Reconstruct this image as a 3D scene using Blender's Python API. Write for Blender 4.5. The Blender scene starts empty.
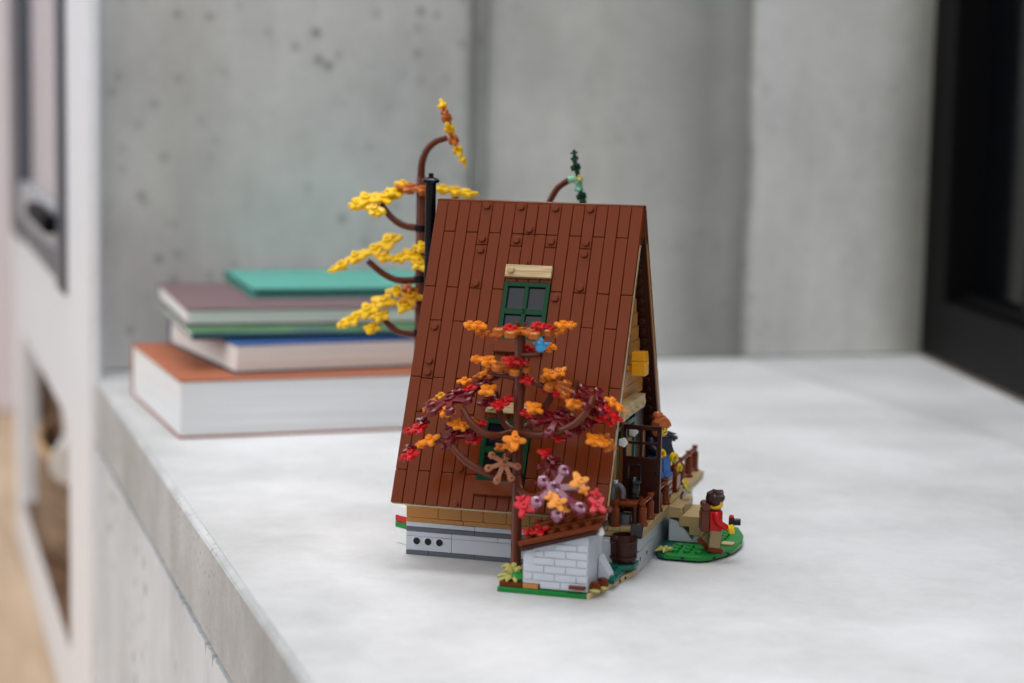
import bpy, bmesh, math, random
from mathutils import Vector, Matrix, Euler
random.seed(7)
SC = bpy.context.scene
COL = SC.collection
PI = math.pi
R_ = math.radians

# ------------------------------------------------------------------ camera
ZT = 0.5                                   # top of the concrete ledge above the floor
PITCH, ROLL, ROOM = 0.1238, 0.02, -0.3022
def build_camera():
    c, s = math.cos(PITCH), math.sin(PITCH)
    r0, u0, f0 = Vector((1, 0, 0)), Vector((0, s, c)), Vector((0, c, -s))
    cr, sr = math.cos(ROLL), math.sin(ROLL)
    right, up = r0*cr + u0*sr, u0*cr - r0*sr
    rot = Matrix.Rotation(ROOM, 3, 'Z')
    m = Matrix((right, up, -f0)).transposed()
    m = (rot @ m).to_4x4()
    m.translation = Vector((0, 0, ZT + 0.3072))
    cd = bpy.data.cameras.new('camera')
    cd.sensor_width = 36; cd.lens = 69.98; cd.clip_start = 0.02; cd.clip_end = 60
    cd.dof.use_dof = True; cd.dof.focus_distance = 1.315; cd.dof.aperture_fstop = 4.0
    o = bpy.data.objects.new('camera', cd); COL.objects.link(o); o.matrix_world = m
    SC.camera = o
build_camera()

# ------------------------------------------------------------------ light
SC.view_settings.view_transform = 'Standard'
SC.view_settings.look = 'None'
SC.view_settings.exposure = 0.31
SC.view_settings.gamma = 1.0
SC.view_settings.use_curve_mapping = False
wd = bpy.data.worlds.new('overcast_sky'); SC.world = wd; wd.use_nodes = True
nt = wd.node_tree; nt.nodes.clear()
wo = nt.nodes.new('ShaderNodeOutputWorld'); bg = nt.nodes.new('ShaderNodeBackground')
tc = nt.nodes.new('ShaderNodeTexCoord'); sx = nt.nodes.new('ShaderNodeSeparateXYZ')
rp = nt.nodes.new('ShaderNodeValToRGB')
mr = nt.nodes.new('ShaderNodeMapRange'); mr.inputs[1].default_value = -1; mr.inputs[2].default_value = 1
rp.color_ramp.elements[0].position = 0.45; rp.color_ramp.elements[0].color = (.34, .35, .37, 1)
rp.color_ramp.elements[1].position = 0.95; rp.color_ramp.elements[1].color = (1.0, 1.0, 1.0, 1)
nt.links.new(tc.outputs['Generated'], sx.inputs[0]); nt.links.new(sx.outputs[2], mr.inputs[0])
nt.links.new(mr.outputs[0], rp.inputs[0]); nt.links.new(rp.outputs[0], bg.inputs[0])
bg.inputs[1].default_value = 0.62
nt.links.new(bg.outputs[0], wo.inputs[0])
def area(name, loc, target, size, power, col=(1, 1, 1)):
    ld = bpy.data.lights.new(name, 'AREA'); ld.shape = 'RECTANGLE'; ld.size, ld.size_y = size
    ld.energy = power; ld.color = col
    o = bpy.data.objects.new(name, ld); COL.objects.link(o); o.location = loc
    d = Vector(target) - Vector(loc); o.rotation_euler = d.to_track_quat('-Z', 'Y').to_euler()
    return o
area('daylight_window', (-2.4, 1.9, 2.0), (0.4, 1.7, .6), (2.2, 2.0), 24, (1, .99, .98))
area('skylight', (0.75, 1.9, 2.75), (0.74, 1.88, .5), (2.2, 1.1), 42, (.96, .98, 1.0))
area('daylight_window', (2.0, -.2, 2.2), (0.6, 1.4, .5), (1.8, 1.6), 20, (.94, .97, 1.0))
sd = bpy.data.lights.new('soft_daylight', 'SUN'); sd.energy = .58; sd.angle = R_(70); sd.color = (.985, .99, 1.0)
so = bpy.data.objects.new('soft_daylight', sd); COL.objects.link(so); so.location = (-1, 0, 4)
so.rotation_euler = Vector((.22, .40, -.88)).to_track_quat('-Z', 'Y').to_euler()

# ------------------------------------------------------------------ materials
def lin(c):
    return tuple(((x/255)/12.92 if x/255 <= .04045 else ((x/255+.055)/1.055)**2.4) for x in c) + (1,)
def new_mat(name):
    m = bpy.data.materials.new(name); m.use_nodes = True
    return m, m.node_tree, m.node_tree.nodes['Principled BSDF']
def N(nt, kind, **kw):
    n = nt.nodes.new(kind)
    for k, v in kw.items(): setattr(n, k, v)
    return n
def plastic(name, rgb, rough=.3, var=.05, spec=.32, trans=0):
    m, nt, b = new_mat(name)
    tcn = N(nt, 'ShaderNodeTexCoord'); no = N(nt, 'ShaderNodeTexNoise'); no.inputs['Scale'].default_value = 40
    mx = N(nt, 'ShaderNodeMixRGB', blend_type='MULTIPLY'); mx.inputs[0].default_value = var*2
    mx.inputs[1].default_value = lin(rgb)
    nt.links.new(tcn.outputs['Object'], no.inputs['Vector']); nt.links.new(no.outputs['Fac'], mx.inputs[2])
    nt.links.new(mx.outputs[0], b.inputs['Base Color'])
    b.inputs['Roughness'].default_value = rough; b.inputs['Specular IOR Level'].default_value = spec
    if spec > .8: b.inputs['Coat Weight'].default_value = .8; b.inputs['Coat Roughness'].default_value = .12
    if trans: b.inputs['Transmission Weight'].default_value = trans
    return m
M = {
 'brown': plastic('reddish_brown_plastic', (113, 49, 20), .2, spec=.16),
 'dkbrown': plastic('dark_brown_plastic', (54, 24, 16), .3, spec=.25),
 'trunk': plastic('bark_brown_plastic', (98, 44, 25), .26, spec=.3),
 'tan': plastic('tan_plastic', (204, 180, 134), .35),
 'decktan': plastic('shaded_tan_plastic', (184, 158, 112), .35),  # darker copy of tan; shade on the deck and steps put into its colour
 'dktan': plastic('dark_tan_plastic', (150, 128, 92), .35),
 'nougat': plastic('nougat_plastic', (190, 130, 66), .35),
 'lgray': plastic('light_grey_plastic', (202, 207, 216), .35),
 'dgray': plastic('dark_grey_plastic', (98, 102, 110), .35),
 'black': plastic('black_plastic', (14, 15, 19), .22),
 'white': plastic('white_plastic', (240, 240, 238), .35),
 'red': plastic('red_plastic', (196, 22, 26), .22),
 'rose': plastic('rose_red_plastic', (214, 40, 56), .18),
 'dkred': plastic('dark_red_plastic', (104, 12, 24), .22),
 'plum': plastic('plum_red_plastic', (132, 58, 90), .14, spec=.9),
 'orange': plastic('bright_orange_plastic', (240, 138, 26), .28),
 'amber': plastic('amber_orange_plastic', (244, 160, 70), .2),
 'amber2': plastic('deep_amber_plastic', (214, 150, 24), .28),
 'dkorange': plastic('dark_orange_plastic', (184, 98, 28), .28),
 'tan_leaf': plastic('nougat_leaf_plastic', (158, 98, 66), .2),
 'yellow': plastic('yellow_plastic', (246, 200, 24), .28),
 'skin': plastic('toy_yellow_plastic', (248, 204, 34), .28),
 'green': plastic('green_plastic', (20, 128, 52), .3),
 'dkgreen': plastic('dark_green_plastic', (8, 62, 36), .3, spec=.2),
 'teal': plastic('dark_turquoise_plastic', (10, 96, 84), .3),
 'olive': plastic('olive_green_plastic', (184, 178, 96), .35),
 'mint': plastic('sand_mint_plastic', (140, 200, 168), .3),
 'mustard': plastic('mustard_plastic', (236, 166, 34), .3),
 'blue': plastic('azure_plastic', (64, 168, 228), .25),
 'denim': plastic('denim_blue_plastic', (70, 120, 190), .3),
 'navy': plastic('navy_plastic', (26, 36, 60), .28),
 'hair': plastic('dark_brown_hair_plastic', (56, 32, 28), .22),
 'ginger': plastic('ginger_hair_plastic', (196, 108, 62), .25),
}
def glass_mat(name, tint, rough=.05):
    m, nt, b = new_mat(name)
    b.inputs['Base Color'].default_value = lin(tint); b.inputs['Roughness'].default_value = rough
    b.inputs['Specular IOR Level'].default_value = .45
    return m
M['pane'] = glass_mat('smoky_window_pane', (24, 25, 36), .1)
M['dark_glass'] = glass_mat('dark_window_glass', (9, 10, 14), .12)
def clear_glass():
    m, nt, b = new_mat('cabinet_glass')
    b.inputs['Base Color'].default_value = (.9, .92, .94, 1); b.inputs['Roughness'].default_value = .02
    b.inputs['Transmission Weight'].default_value = 1; b.inputs['IOR'].default_value = 1.1
    return m
M['clear'] = clear_glass()

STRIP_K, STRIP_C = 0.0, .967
def concrete(name, light, dark, scale, stain=0.0, seams=(), seam_scale=1.0, worn_edge=False, hole_scale=38, bump=.25, holes=True, rough=.75):
    m, nt, b = new_mat(name); L = nt.links.new
    tcn = N(nt, 'ShaderNodeTexCoord')
    def noise(sc, det=6, ro=.6, vec=None):
        n = N(nt, 'ShaderNodeTexNoise'); n.inputs['Scale'].default_value = sc; n.inputs['Detail'].default_value = det
        n.inputs['Roughness'].default_value = ro; L(vec or tcn.outputs['Object'], n.inputs['Vector']); return n
    n1 = noise(scale); r1 = N(nt, 'ShaderNodeValToRGB')
    r1.color_ramp.elements[0].position = .36; r1.color_ramp.elements[0].color = lin(dark)
    r1.color_ramp.elements[1].position = .64; r1.color_ramp.elements[1].color = lin(light)
    L(n1.outputs['Fac'], r1.inputs[0]); out = r1.outputs[0]
    n2 = noise(scale*14, 8, .7)
    mx = N(nt, 'ShaderNodeMixRGB', blend_type='OVERLAY'); mx.inputs[0].default_value = .22
    L(out, mx.inputs[1]); L(n2.outputs['Fac'], mx.inputs[2]); out = mx.outputs[0]
    if stain:
        mp = N(nt, 'ShaderNodeMapping'); mp.inputs['Scale'].default_value = (9, 9, 1.3)
        L(tcn.outputs['Object'], mp.inputs['Vector'])
        n3 = noise(1.0, 4, .55, mp.outputs[0]); r3 = N(nt, 'ShaderNodeValToRGB')
        r3.color_ramp.elements[0].position = .30; r3.color_ramp.elements[0].color = (.50, .49, .44, 1)
        r3.color_ramp.elements[1].position = .60; r3.color_ramp.elements[1].color = (1, 1, 1, 1)
        L(n3.outputs['Fac'], r3.inputs[0])
        mm = N(nt, 'ShaderNodeMixRGB', blend_type='MULTIPLY'); mm.inputs[0].default_value = stain
        L(out, mm.inputs[1]); L(r3.outputs[0], mm.inputs[2]); out = mm.outputs[0]
    if seams:                                   # damp stripes left by the formwork joints, plus brightening painted on the right section
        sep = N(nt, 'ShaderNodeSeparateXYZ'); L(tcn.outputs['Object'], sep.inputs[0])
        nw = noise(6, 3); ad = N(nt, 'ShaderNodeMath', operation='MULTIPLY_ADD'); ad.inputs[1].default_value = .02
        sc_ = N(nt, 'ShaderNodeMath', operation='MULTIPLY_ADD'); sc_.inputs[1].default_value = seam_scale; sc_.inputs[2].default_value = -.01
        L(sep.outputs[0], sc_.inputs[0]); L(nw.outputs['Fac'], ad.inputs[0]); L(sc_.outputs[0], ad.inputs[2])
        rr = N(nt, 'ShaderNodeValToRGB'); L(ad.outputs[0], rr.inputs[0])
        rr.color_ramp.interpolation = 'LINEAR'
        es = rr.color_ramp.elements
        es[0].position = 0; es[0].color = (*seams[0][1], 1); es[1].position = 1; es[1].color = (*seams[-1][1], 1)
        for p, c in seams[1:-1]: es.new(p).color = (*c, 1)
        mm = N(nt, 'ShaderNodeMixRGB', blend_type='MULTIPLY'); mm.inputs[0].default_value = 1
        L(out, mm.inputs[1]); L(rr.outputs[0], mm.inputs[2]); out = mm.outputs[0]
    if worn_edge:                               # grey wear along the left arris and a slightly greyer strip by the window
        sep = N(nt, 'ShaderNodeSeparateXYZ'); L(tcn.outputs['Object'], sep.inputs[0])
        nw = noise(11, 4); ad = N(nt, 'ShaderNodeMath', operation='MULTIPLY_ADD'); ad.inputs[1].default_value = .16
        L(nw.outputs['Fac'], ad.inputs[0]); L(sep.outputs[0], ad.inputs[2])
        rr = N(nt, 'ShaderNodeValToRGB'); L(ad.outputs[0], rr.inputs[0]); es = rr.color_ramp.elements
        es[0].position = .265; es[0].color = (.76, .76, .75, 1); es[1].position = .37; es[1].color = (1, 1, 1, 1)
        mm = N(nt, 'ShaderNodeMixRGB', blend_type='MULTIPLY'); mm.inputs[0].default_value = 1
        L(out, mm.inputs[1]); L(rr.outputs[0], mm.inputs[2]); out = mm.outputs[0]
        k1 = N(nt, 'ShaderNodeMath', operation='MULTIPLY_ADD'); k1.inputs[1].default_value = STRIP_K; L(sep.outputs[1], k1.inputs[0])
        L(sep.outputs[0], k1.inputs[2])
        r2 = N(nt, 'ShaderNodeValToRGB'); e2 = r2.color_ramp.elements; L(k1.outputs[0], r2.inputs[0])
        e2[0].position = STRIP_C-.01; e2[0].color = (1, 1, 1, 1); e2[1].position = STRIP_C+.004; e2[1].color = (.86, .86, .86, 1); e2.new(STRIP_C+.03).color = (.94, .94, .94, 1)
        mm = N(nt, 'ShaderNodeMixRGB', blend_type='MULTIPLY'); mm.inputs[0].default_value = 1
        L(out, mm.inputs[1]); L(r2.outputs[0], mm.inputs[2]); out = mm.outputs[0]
    if holes:
        vo = N(nt, 'ShaderNodeTexVoronoi'); vo.inputs['Scale'].default_value = hole_scale; vo.inputs['Randomness'].default_value = 1
        L(tcn.outputs['Object'], vo.inputs['Vector'])
        rv = N(nt, 'ShaderNodeValToRGB'); rv.color_ramp.elements[0].position = .12; rv.color_ramp.elements[0].color = (.32, .32, .32, 1)
        rv.color_ramp.elements[1].position = .30; rv.color_ramp.elements[1].color = (1, 1, 1, 1)
        L(vo.outputs['Distance'], rv.inputs[0])
        n4 = noise(9, 3); r4 = N(nt, 'ShaderNodeValToRGB')
        r4.color_ramp.elements[0].position = .43; r4.color_ramp.elements[1].position = .66
        L(n4.outputs['Fac'], r4.inputs[0])
        fac = r4.outputs[0]
        if seams:                               # the first pour is the pitted one
            r6 = N(nt, 'ShaderNodeValToRGB'); e6 = r6.color_ramp.elements; L(sc_.outputs[0], r6.inputs[0])
            e6[0].position = .45; e6[0].color = (1, 1, 1, 1); e6[1].position = .47; e6[1].color = (.22, .22, .22, 1)
            mk = N(nt, 'ShaderNodeMath', operation='MULTIPLY'); L(r4.outputs[0], mk.inputs[0]); L(r6.outputs[0], mk.inputs[1]); fac = mk.outputs[0]
        mm = N(nt, 'ShaderNodeMixRGB', blend_type='MULTIPLY'); L(fac, mm.inputs[0])
        L(out, mm.inputs[1]); L(rv.outputs[0], mm.inputs[2]); out = mm.outputs[0]
    L(out, b.inputs['Base Color']); b.inputs['Roughness'].default_value = rough
    b.inputs['Specular IOR Level'].default_value = .3
    bp = N(nt, 'ShaderNodeBump'); bp.inputs['Strength'].default_value = bump; bp.inputs['Distance'].default_value = .003
    n5 = noise(scale*25, 8, .75); L(n5.outputs['Fac'], bp.inputs['Height']); L(bp.outputs[0], b.inputs['Normal'])
    return m
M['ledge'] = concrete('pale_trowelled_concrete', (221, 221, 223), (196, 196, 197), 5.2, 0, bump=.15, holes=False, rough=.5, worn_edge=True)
M['fascia'] = concrete('pale_cast_concrete_body', (226, 230, 236), (204, 208, 213), 5, .3, bump=.5)
M['band'] = concrete('grey_cast_concrete_band', (218, 219, 221), (190, 191, 192), 9, .5, bump=.8, hole_scale=150)
W1 = (1, 1, 1)
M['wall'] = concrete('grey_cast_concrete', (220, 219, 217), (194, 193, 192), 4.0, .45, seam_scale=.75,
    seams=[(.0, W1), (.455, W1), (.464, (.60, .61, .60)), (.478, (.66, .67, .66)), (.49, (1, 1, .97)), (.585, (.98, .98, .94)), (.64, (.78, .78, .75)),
           (.675, (.54, .55, .53)), (.70, (.66, .67, .65)), (.719, (.50, .50, .48)), (.724, (1.22, 1.23, 1.23)), (.845, (1.2, 1.2, 1.16)), (.89, (.66, .66, .60)), (1.0, (.6, .6, .55))])  # right section lightened in colour to make up for light blocked by the window
M['cabinet'] = plastic('white_painted_steel', (244, 248, 255), .4)
M['alu'] = plastic('grey_metal_frame', (176, 178, 184), .35)
M['strip'] = plastic('brown_grey_sealant', (112, 98, 84), .6)
M['steel'] = plastic('dark_steel_stile', (92, 96, 104), .4)
M['plaster'] = plastic('mauve_grey_plaster', (226, 218, 224), .6)
M['frame_black'] = plastic('black_metal_frame', (7, 7, 9), .55, spec=.12)
def wood(name, a, b_, sc=(1, 12, 12), rough=.5):
    m, nt, b = new_mat(name); L = nt.links.new
    tcn = N(nt, 'ShaderNodeTexCoord'); mp = N(nt, 'ShaderNodeMapping'); mp.inputs['Scale'].default_value = sc
    no = N(nt, 'ShaderNodeTexNoise'); no.inputs['Scale'].default_value = 3; no.inputs['Detail'].default_value = 6
    rp = N(nt, 'ShaderNodeValToRGB'); rp.color_ramp.elements[0].color = lin(a); rp.color_ramp.elements[1].color = lin(b_)
    rp.color_ramp.elements[0].position = .35; rp.color_ramp.elements[1].position = .65
    L(tcn.outputs['Object'], mp.inputs[0]); L(mp.outputs[0], no.inputs['Vector']); L(no.outputs['Fac'], rp.inputs[0])
    L(rp.outputs[0], b.inputs['Base Color']); b.inputs['Roughness'].default_value = rough
    return m
M['floor'] = wood('pale_oak_floor', (188, 160, 130), (212, 186, 156), (12, 1, 12))
M['log'] = wood('firewood_bark', (80, 54, 38), (132, 98, 70), (8, 8, 1))
M['logend'] = wood('cut_firewood', (190, 150, 104), (214, 178, 134), (20, 20, 20))
M['wicker'] = wood('wicker_weave', (92, 70, 50), (160, 132, 100), (3, 3, 60))
M['woodtile'] = wood('printed_wood_tile', (160, 128, 82), (208, 184, 140), (10, 330, 330), .35)
M['cloth_brown'] = plastic('rust_brown_book_cloth', (168, 98, 66), .6, .1)
M['cloth_navy'] = plastic('navy_book_cover', (44, 66, 104), .5, .1)
M['cloth_blue'] = plastic('blue_book_cover', (52, 92, 158), .4, .1)
M['cloth_mauve'] = plastic('mauve_book_cloth', (122, 98, 102), .6, .1)
M['cloth_teal'] = plastic('teal_book_cloth', (92, 172, 158), .55, .08)
M['cloth_dkteal'] = plastic('dark_teal_cover', (30, 70, 82), .3, .1)
def pages(name, a, b_):
    m, nt, b = new_mat(name); L = nt.links.new
    tcn = N(nt, 'ShaderNodeTexCoord'); mp = N(nt, 'ShaderNodeMapping'); mp.inputs['Scale'].default_value = (2, 2, 420)
    no = N(nt, 'ShaderNodeTexNoise'); no.inputs['Scale'].default_value = 2; no.inputs['Detail'].default_value = 3
    rp = N(nt, 'ShaderNodeValToRGB'); rp.color_ramp.elements[0].color = lin(a); rp.color_ramp.elements[1].color = lin(b_)
    rp.color_ramp.elements[0].position = .3; rp.color_ramp.elements[1].position = .6
    L(tcn.outputs['Object'], mp.inputs[0]); L(mp.outputs[0], no.inputs['Vector']); L(no.outputs['Fac'], rp.inputs[0])
    L(rp.outputs[0], b.inputs['Base Color']); b.inputs['Roughness'].default_value = .8
    bp = N(nt, 'ShaderNodeBump'); bp.inputs['Strength'].default_value = .3; bp.inputs['Distance'].default_value = .001
    L(no.outputs['Fac'], bp.inputs['Height']); L(bp.outputs[0], b.inputs['Normal'])
    return m
M['pages'] = pages('white_page_edges', (222, 224, 227), (242, 243, 244))
M['pages_cream'] = pages('cream_page_edges', (232, 230, 226), (246, 244, 240))
def cover_print():
    m, nt, b = new_mat('photo_printed_cover'); L = nt.links.new
    tcn = N(nt, 'ShaderNodeTexCoord'); no = N(nt, 'ShaderNodeTexNoise'); no.inputs['Scale'].default_value = 14
    rp = N(nt, 'ShaderNodeValToRGB'); cr = rp.color_ramp
    cr.elements[0].position = .38; cr.elements[0].color = lin((40, 88, 48))
    cr.elements[1].position = .62; cr.elements[1].color = lin((52, 84, 96))
    e = cr.elements.new(.5); e.color = lin((74, 132, 70))
    L(tcn.outputs['Object'], no.inputs['Vector']); L(no.outputs['Fac'], rp.inputs[0]); L(rp.outputs[0], b.inputs['Base Color'])
    b.inputs['Roughness'].default_value = .3
    return m
M['print'] = cover_print()

# ------------------------------------------------------------------ mesh helpers
class MB:
    """collects shapes for ONE mesh object; coordinates are multiplied by k on build"""
    def __init__(s, k=1.0): s.bm = bmesh.new(); s.k = k
    def _xf(s, vs, M_):
        if M_ is not None: bmesh.ops.transform(s.bm, matrix=M_, verts=vs)
    def box(s, x0, x1, y0, y1, z0, z1, bev=0.0, M_=None, seg=1):
        r = bmesh.ops.create_cube(s.bm, size=1)
        vs = r['verts']
        for v in vs:
            v.co = Vector(((x0+x1)/2 + v.co.x*(x1-x0), (y0+y1)/2 + v.co.y*(y1-y0), (z0+z1)/2 + v.co.z*(z1-z0)))
        if bev:
            es = list({e for v in vs for e in v.link_edges})
            rb = bmesh.ops.bevel(s.bm, geom=es, offset=bev, segments=seg, affect='EDGES', profile=.5)
            vs = list({v for f in rb['faces'] for v in f.verts} | {v for v in vs if v.is_valid})
            seen = set(vs); st = list(vs)
            while st:
                v = st.pop()
                for e in v.link_edges:
                    w = e.other_vert(v)
                    if w not in seen: seen.add(w); st.append(w)
            vs = list(seen)
        s._xf(vs, M_); return s
    def cyl(s, x, y, z0, z1, r, r2=None, n=16, bev=0.0, M_=None):
        r2 = r if r2 is None else r2
        prof = [(0, z0), (r-bev, z0), (r, z0+bev), (r2, z1-bev), (r2-bev, z1), (0, z1)] if bev else [(0, z0), (r, z0), (r2, z1), (0, z1)]
        return s.lathe(prof, (x, y, 0), n, M_)
    def lathe(s, prof, at=(0, 0, 0), n=20, M_=None):
        rings = []; allv = []
        for r, z in prof:
            if r < 1e-6:
                v = s.bm.verts.new((at[0], at[1], at[2]+z)); rings.append([v]); allv.append(v)
            else:
                ring = [s.bm.verts.new((at[0]+r*math.cos(2*PI*i/n), at[1]+r*math.sin(2*PI*i/n), at[2]+z)) for i in range(n)]
                rings.append(ring); allv += ring
        for a, b in zip(rings, rings[1:]):
            if len(a) == 1 and len(b) == 1: continue
            for i in range(n):
                j = (i+1) % n
                if len(a) == 1: s.bm.faces.new((a[0], b[j], b[i]))
                elif len(b) == 1: s.bm.faces.new((a[i], a[j], b[0]))
                else: s.bm.faces.new((a[i], a[j], b[j], b[i]))
        s._xf(allv, M_); return s
    def prism(s, poly, a, b, axis='z', bev=0.0, M_=None):
        """poly: 2-D outline; extruded from a to b along axis ('z': (x,y), 'y': (x,z), 'x': (y,z))"""
        def P(p, t):
            return {'z': (p[0], p[1], t), 'y': (p[0], t, p[1]), 'x': (t, p[0], p[1])}[axis]
        lo = [s.bm.verts.new(P(p, a)) for p in poly]; hi = [s.bm.verts.new(P(p, b)) for p in poly]
        n = len(poly); fs = [s.bm.faces.new(lo), s.bm.faces.new(hi)]
        for i in range(n):
            j = (i+1) % n; fs.append(s.bm.faces.new((lo[i], lo[j], hi[j], hi[i])))
        vs = lo + hi
        bmesh.ops.recalc_face_normals(s.bm, faces=fs)
        if bev:
            es = list({e for f in fs[:2] for e in f.edges})
            rb = bmesh.ops.bevel(s.bm, geom=es, offset=bev, segments=1, affect='EDGES', profile=.5)
            seen = set(v for f in rb['faces'] for v in f.verts); st = list(seen)
            while st:
                v = st.pop()
                for e in v.link_edges:
                    w = e.other_vert(v)
                    if w not in seen: seen.add(w); st.append(w)
            vs = list(seen)
        s._xf(vs, M_); return s
    def tube(s, pts, radii, n=10, M_=None, cap=True):
        pts = [Vector(p) for p in pts]
        if not hasattr(radii, '__len__'): radii = [radii]*len(pts)
        rings = []; allv = []; up = None
        for i, p in enumerate(pts):
            t = ((pts[min(i+1, len(pts)-1)] - pts[max(i-1, 0)])).normalized()
            if up is None:
                up = Vector((0, 0, 1)) if abs(t.z) < .9 else Vector((1, 0, 0))
            a = t.cross(up).normalized(); b = a.cross(t).normalized(); up = b
            ring = [s.bm.verts.new(p + (a*math.cos(2*PI*k/n) + b*math.sin(2*PI*k/n))*radii[i]) for k in range(n)]
            rings.append(ring); allv += ring
        fs = []
        for a, b in zip(rings, rings[1:]):
            for k in range(n):
                fs.append(s.bm.faces.new((a[k], a[(k+1) % n], b[(k+1) % n], b[k])))
        if cap: fs += [s.bm.faces.new(rings[0]), s.bm.faces.new(rings[-1])]
        bmesh.ops.recalc_face_normals(s.bm, faces=fs)
        s._xf(allv, M_); return s
    def stud(s, x, y, z, M_=None, r=.31, h=.24):
        return s.lathe([(r, z-.02), (r, z+h-.05), (r-.05, z+h), (0, z+h)], (x, y, 0), 14, M_)
    def ball(s, c, r, M_=None, seg=14, rings=9):
        q = bmesh.ops.create_uvsphere(s.bm, u_segments=seg, v_segments=rings, radius=1)['verts']
        rr = (r, r, r) if not hasattr(r, '__len__') else r
        for v in q: v.co = Vector((c[0]+v.co.x*rr[0], c[1]+v.co.y*rr[1], c[2]+v.co.z*rr[2]))
        s._xf(q, M_); return s
    def mesh(s, name, mat, smooth=True, origin=(0, 0, 0)):
        bmesh.ops.recalc_face_normals(s.bm, faces=s.bm.faces[:])
        if any(origin): bmesh.ops.translate(s.bm, vec=-Vector(origin), verts=s.bm.verts[:])
        if s.k != 1: bmesh.ops.scale(s.bm, vec=(s.k,)*3, verts=s.bm.verts[:])
        me = bpy.data.meshes.new(name); s.bm.to_mesh(me); s.bm.free()
        me.materials.append(M[mat] if isinstance(mat, str) else mat)
        if smooth:
            for p in me.polygons: p.use_smooth = True
            try: me.set_sharp_from_angle(angle=R_(38))
            except Exception: pass
        return me
    def obj(s, name, mat, parent=None, smooth=True, origin=(0, 0, 0), **props):
        o = bpy.data.objects.new(name, s.mesh(name, mat, smooth, origin)); COL.objects.link(o)
        if parent is not None: o.parent = parent
        o.location = Vector(origin)*s.k
        for k, v in props.items(): o[k] = v
        return o
def smooth_path(pts, n=6):
    pts = [Vector(p) for p in pts]; out = []
    P = [pts[0]*2-pts[1]] + pts + [pts[-1]*2-pts[-2]]
    for i in range(1, len(P)-2):
        for k in range(n):
            t = k/n; a, b, c, d = P[i-1], P[i], P[i+1], P[i+2]
            out.append(.5*((2*b)+(c-a)*t+(2*a-5*b+4*c-d)*t*t+(3*b-a-3*c+d)*t**3))
    out.append(pts[-1]); return out
def thing(name, label, cat, loc=(0, 0, 0), rz=0.0, group=None):
    o = bpy.data.objects.new(name, None); COL.objects.link(o); o.empty_display_size = .02
    o.location = loc; o.rotation_euler = (0, 0, rz); o['label'] = label; o['category'] = cat
    if group: o['group'] = group
    return o
def tag(o, label, cat, group=None):
    o['label'] = label; o['category'] = cat
    if group: o['group'] = group
    return o
def struct(o): o['kind'] = 'structure'; return o

# toy frame: local x runs along the cabin's ridge, y away from its front, z up, in stud units of 8 mm
S = .008
TOY = -0.5774
cR, sR = math.cos(ROOM), math.sin(ROOM)
TOY_O = Vector((cR*-0.0517 - sR*1.3669, sR*-0.0517 + cR*1.3669, ZT))
TOY_M = Matrix.Translation(TOY_O) @ Matrix.Rotation(TOY, 4, 'Z')
def at(x, y, z=0): return TOY_M @ Vector((x*S, y*S, z*S))
def toy(name, label, cat, x, y, z, group=None, rz=0.0):
    return thing(name, label, cat, at(x, y, z), TOY + rz, group)

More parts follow.
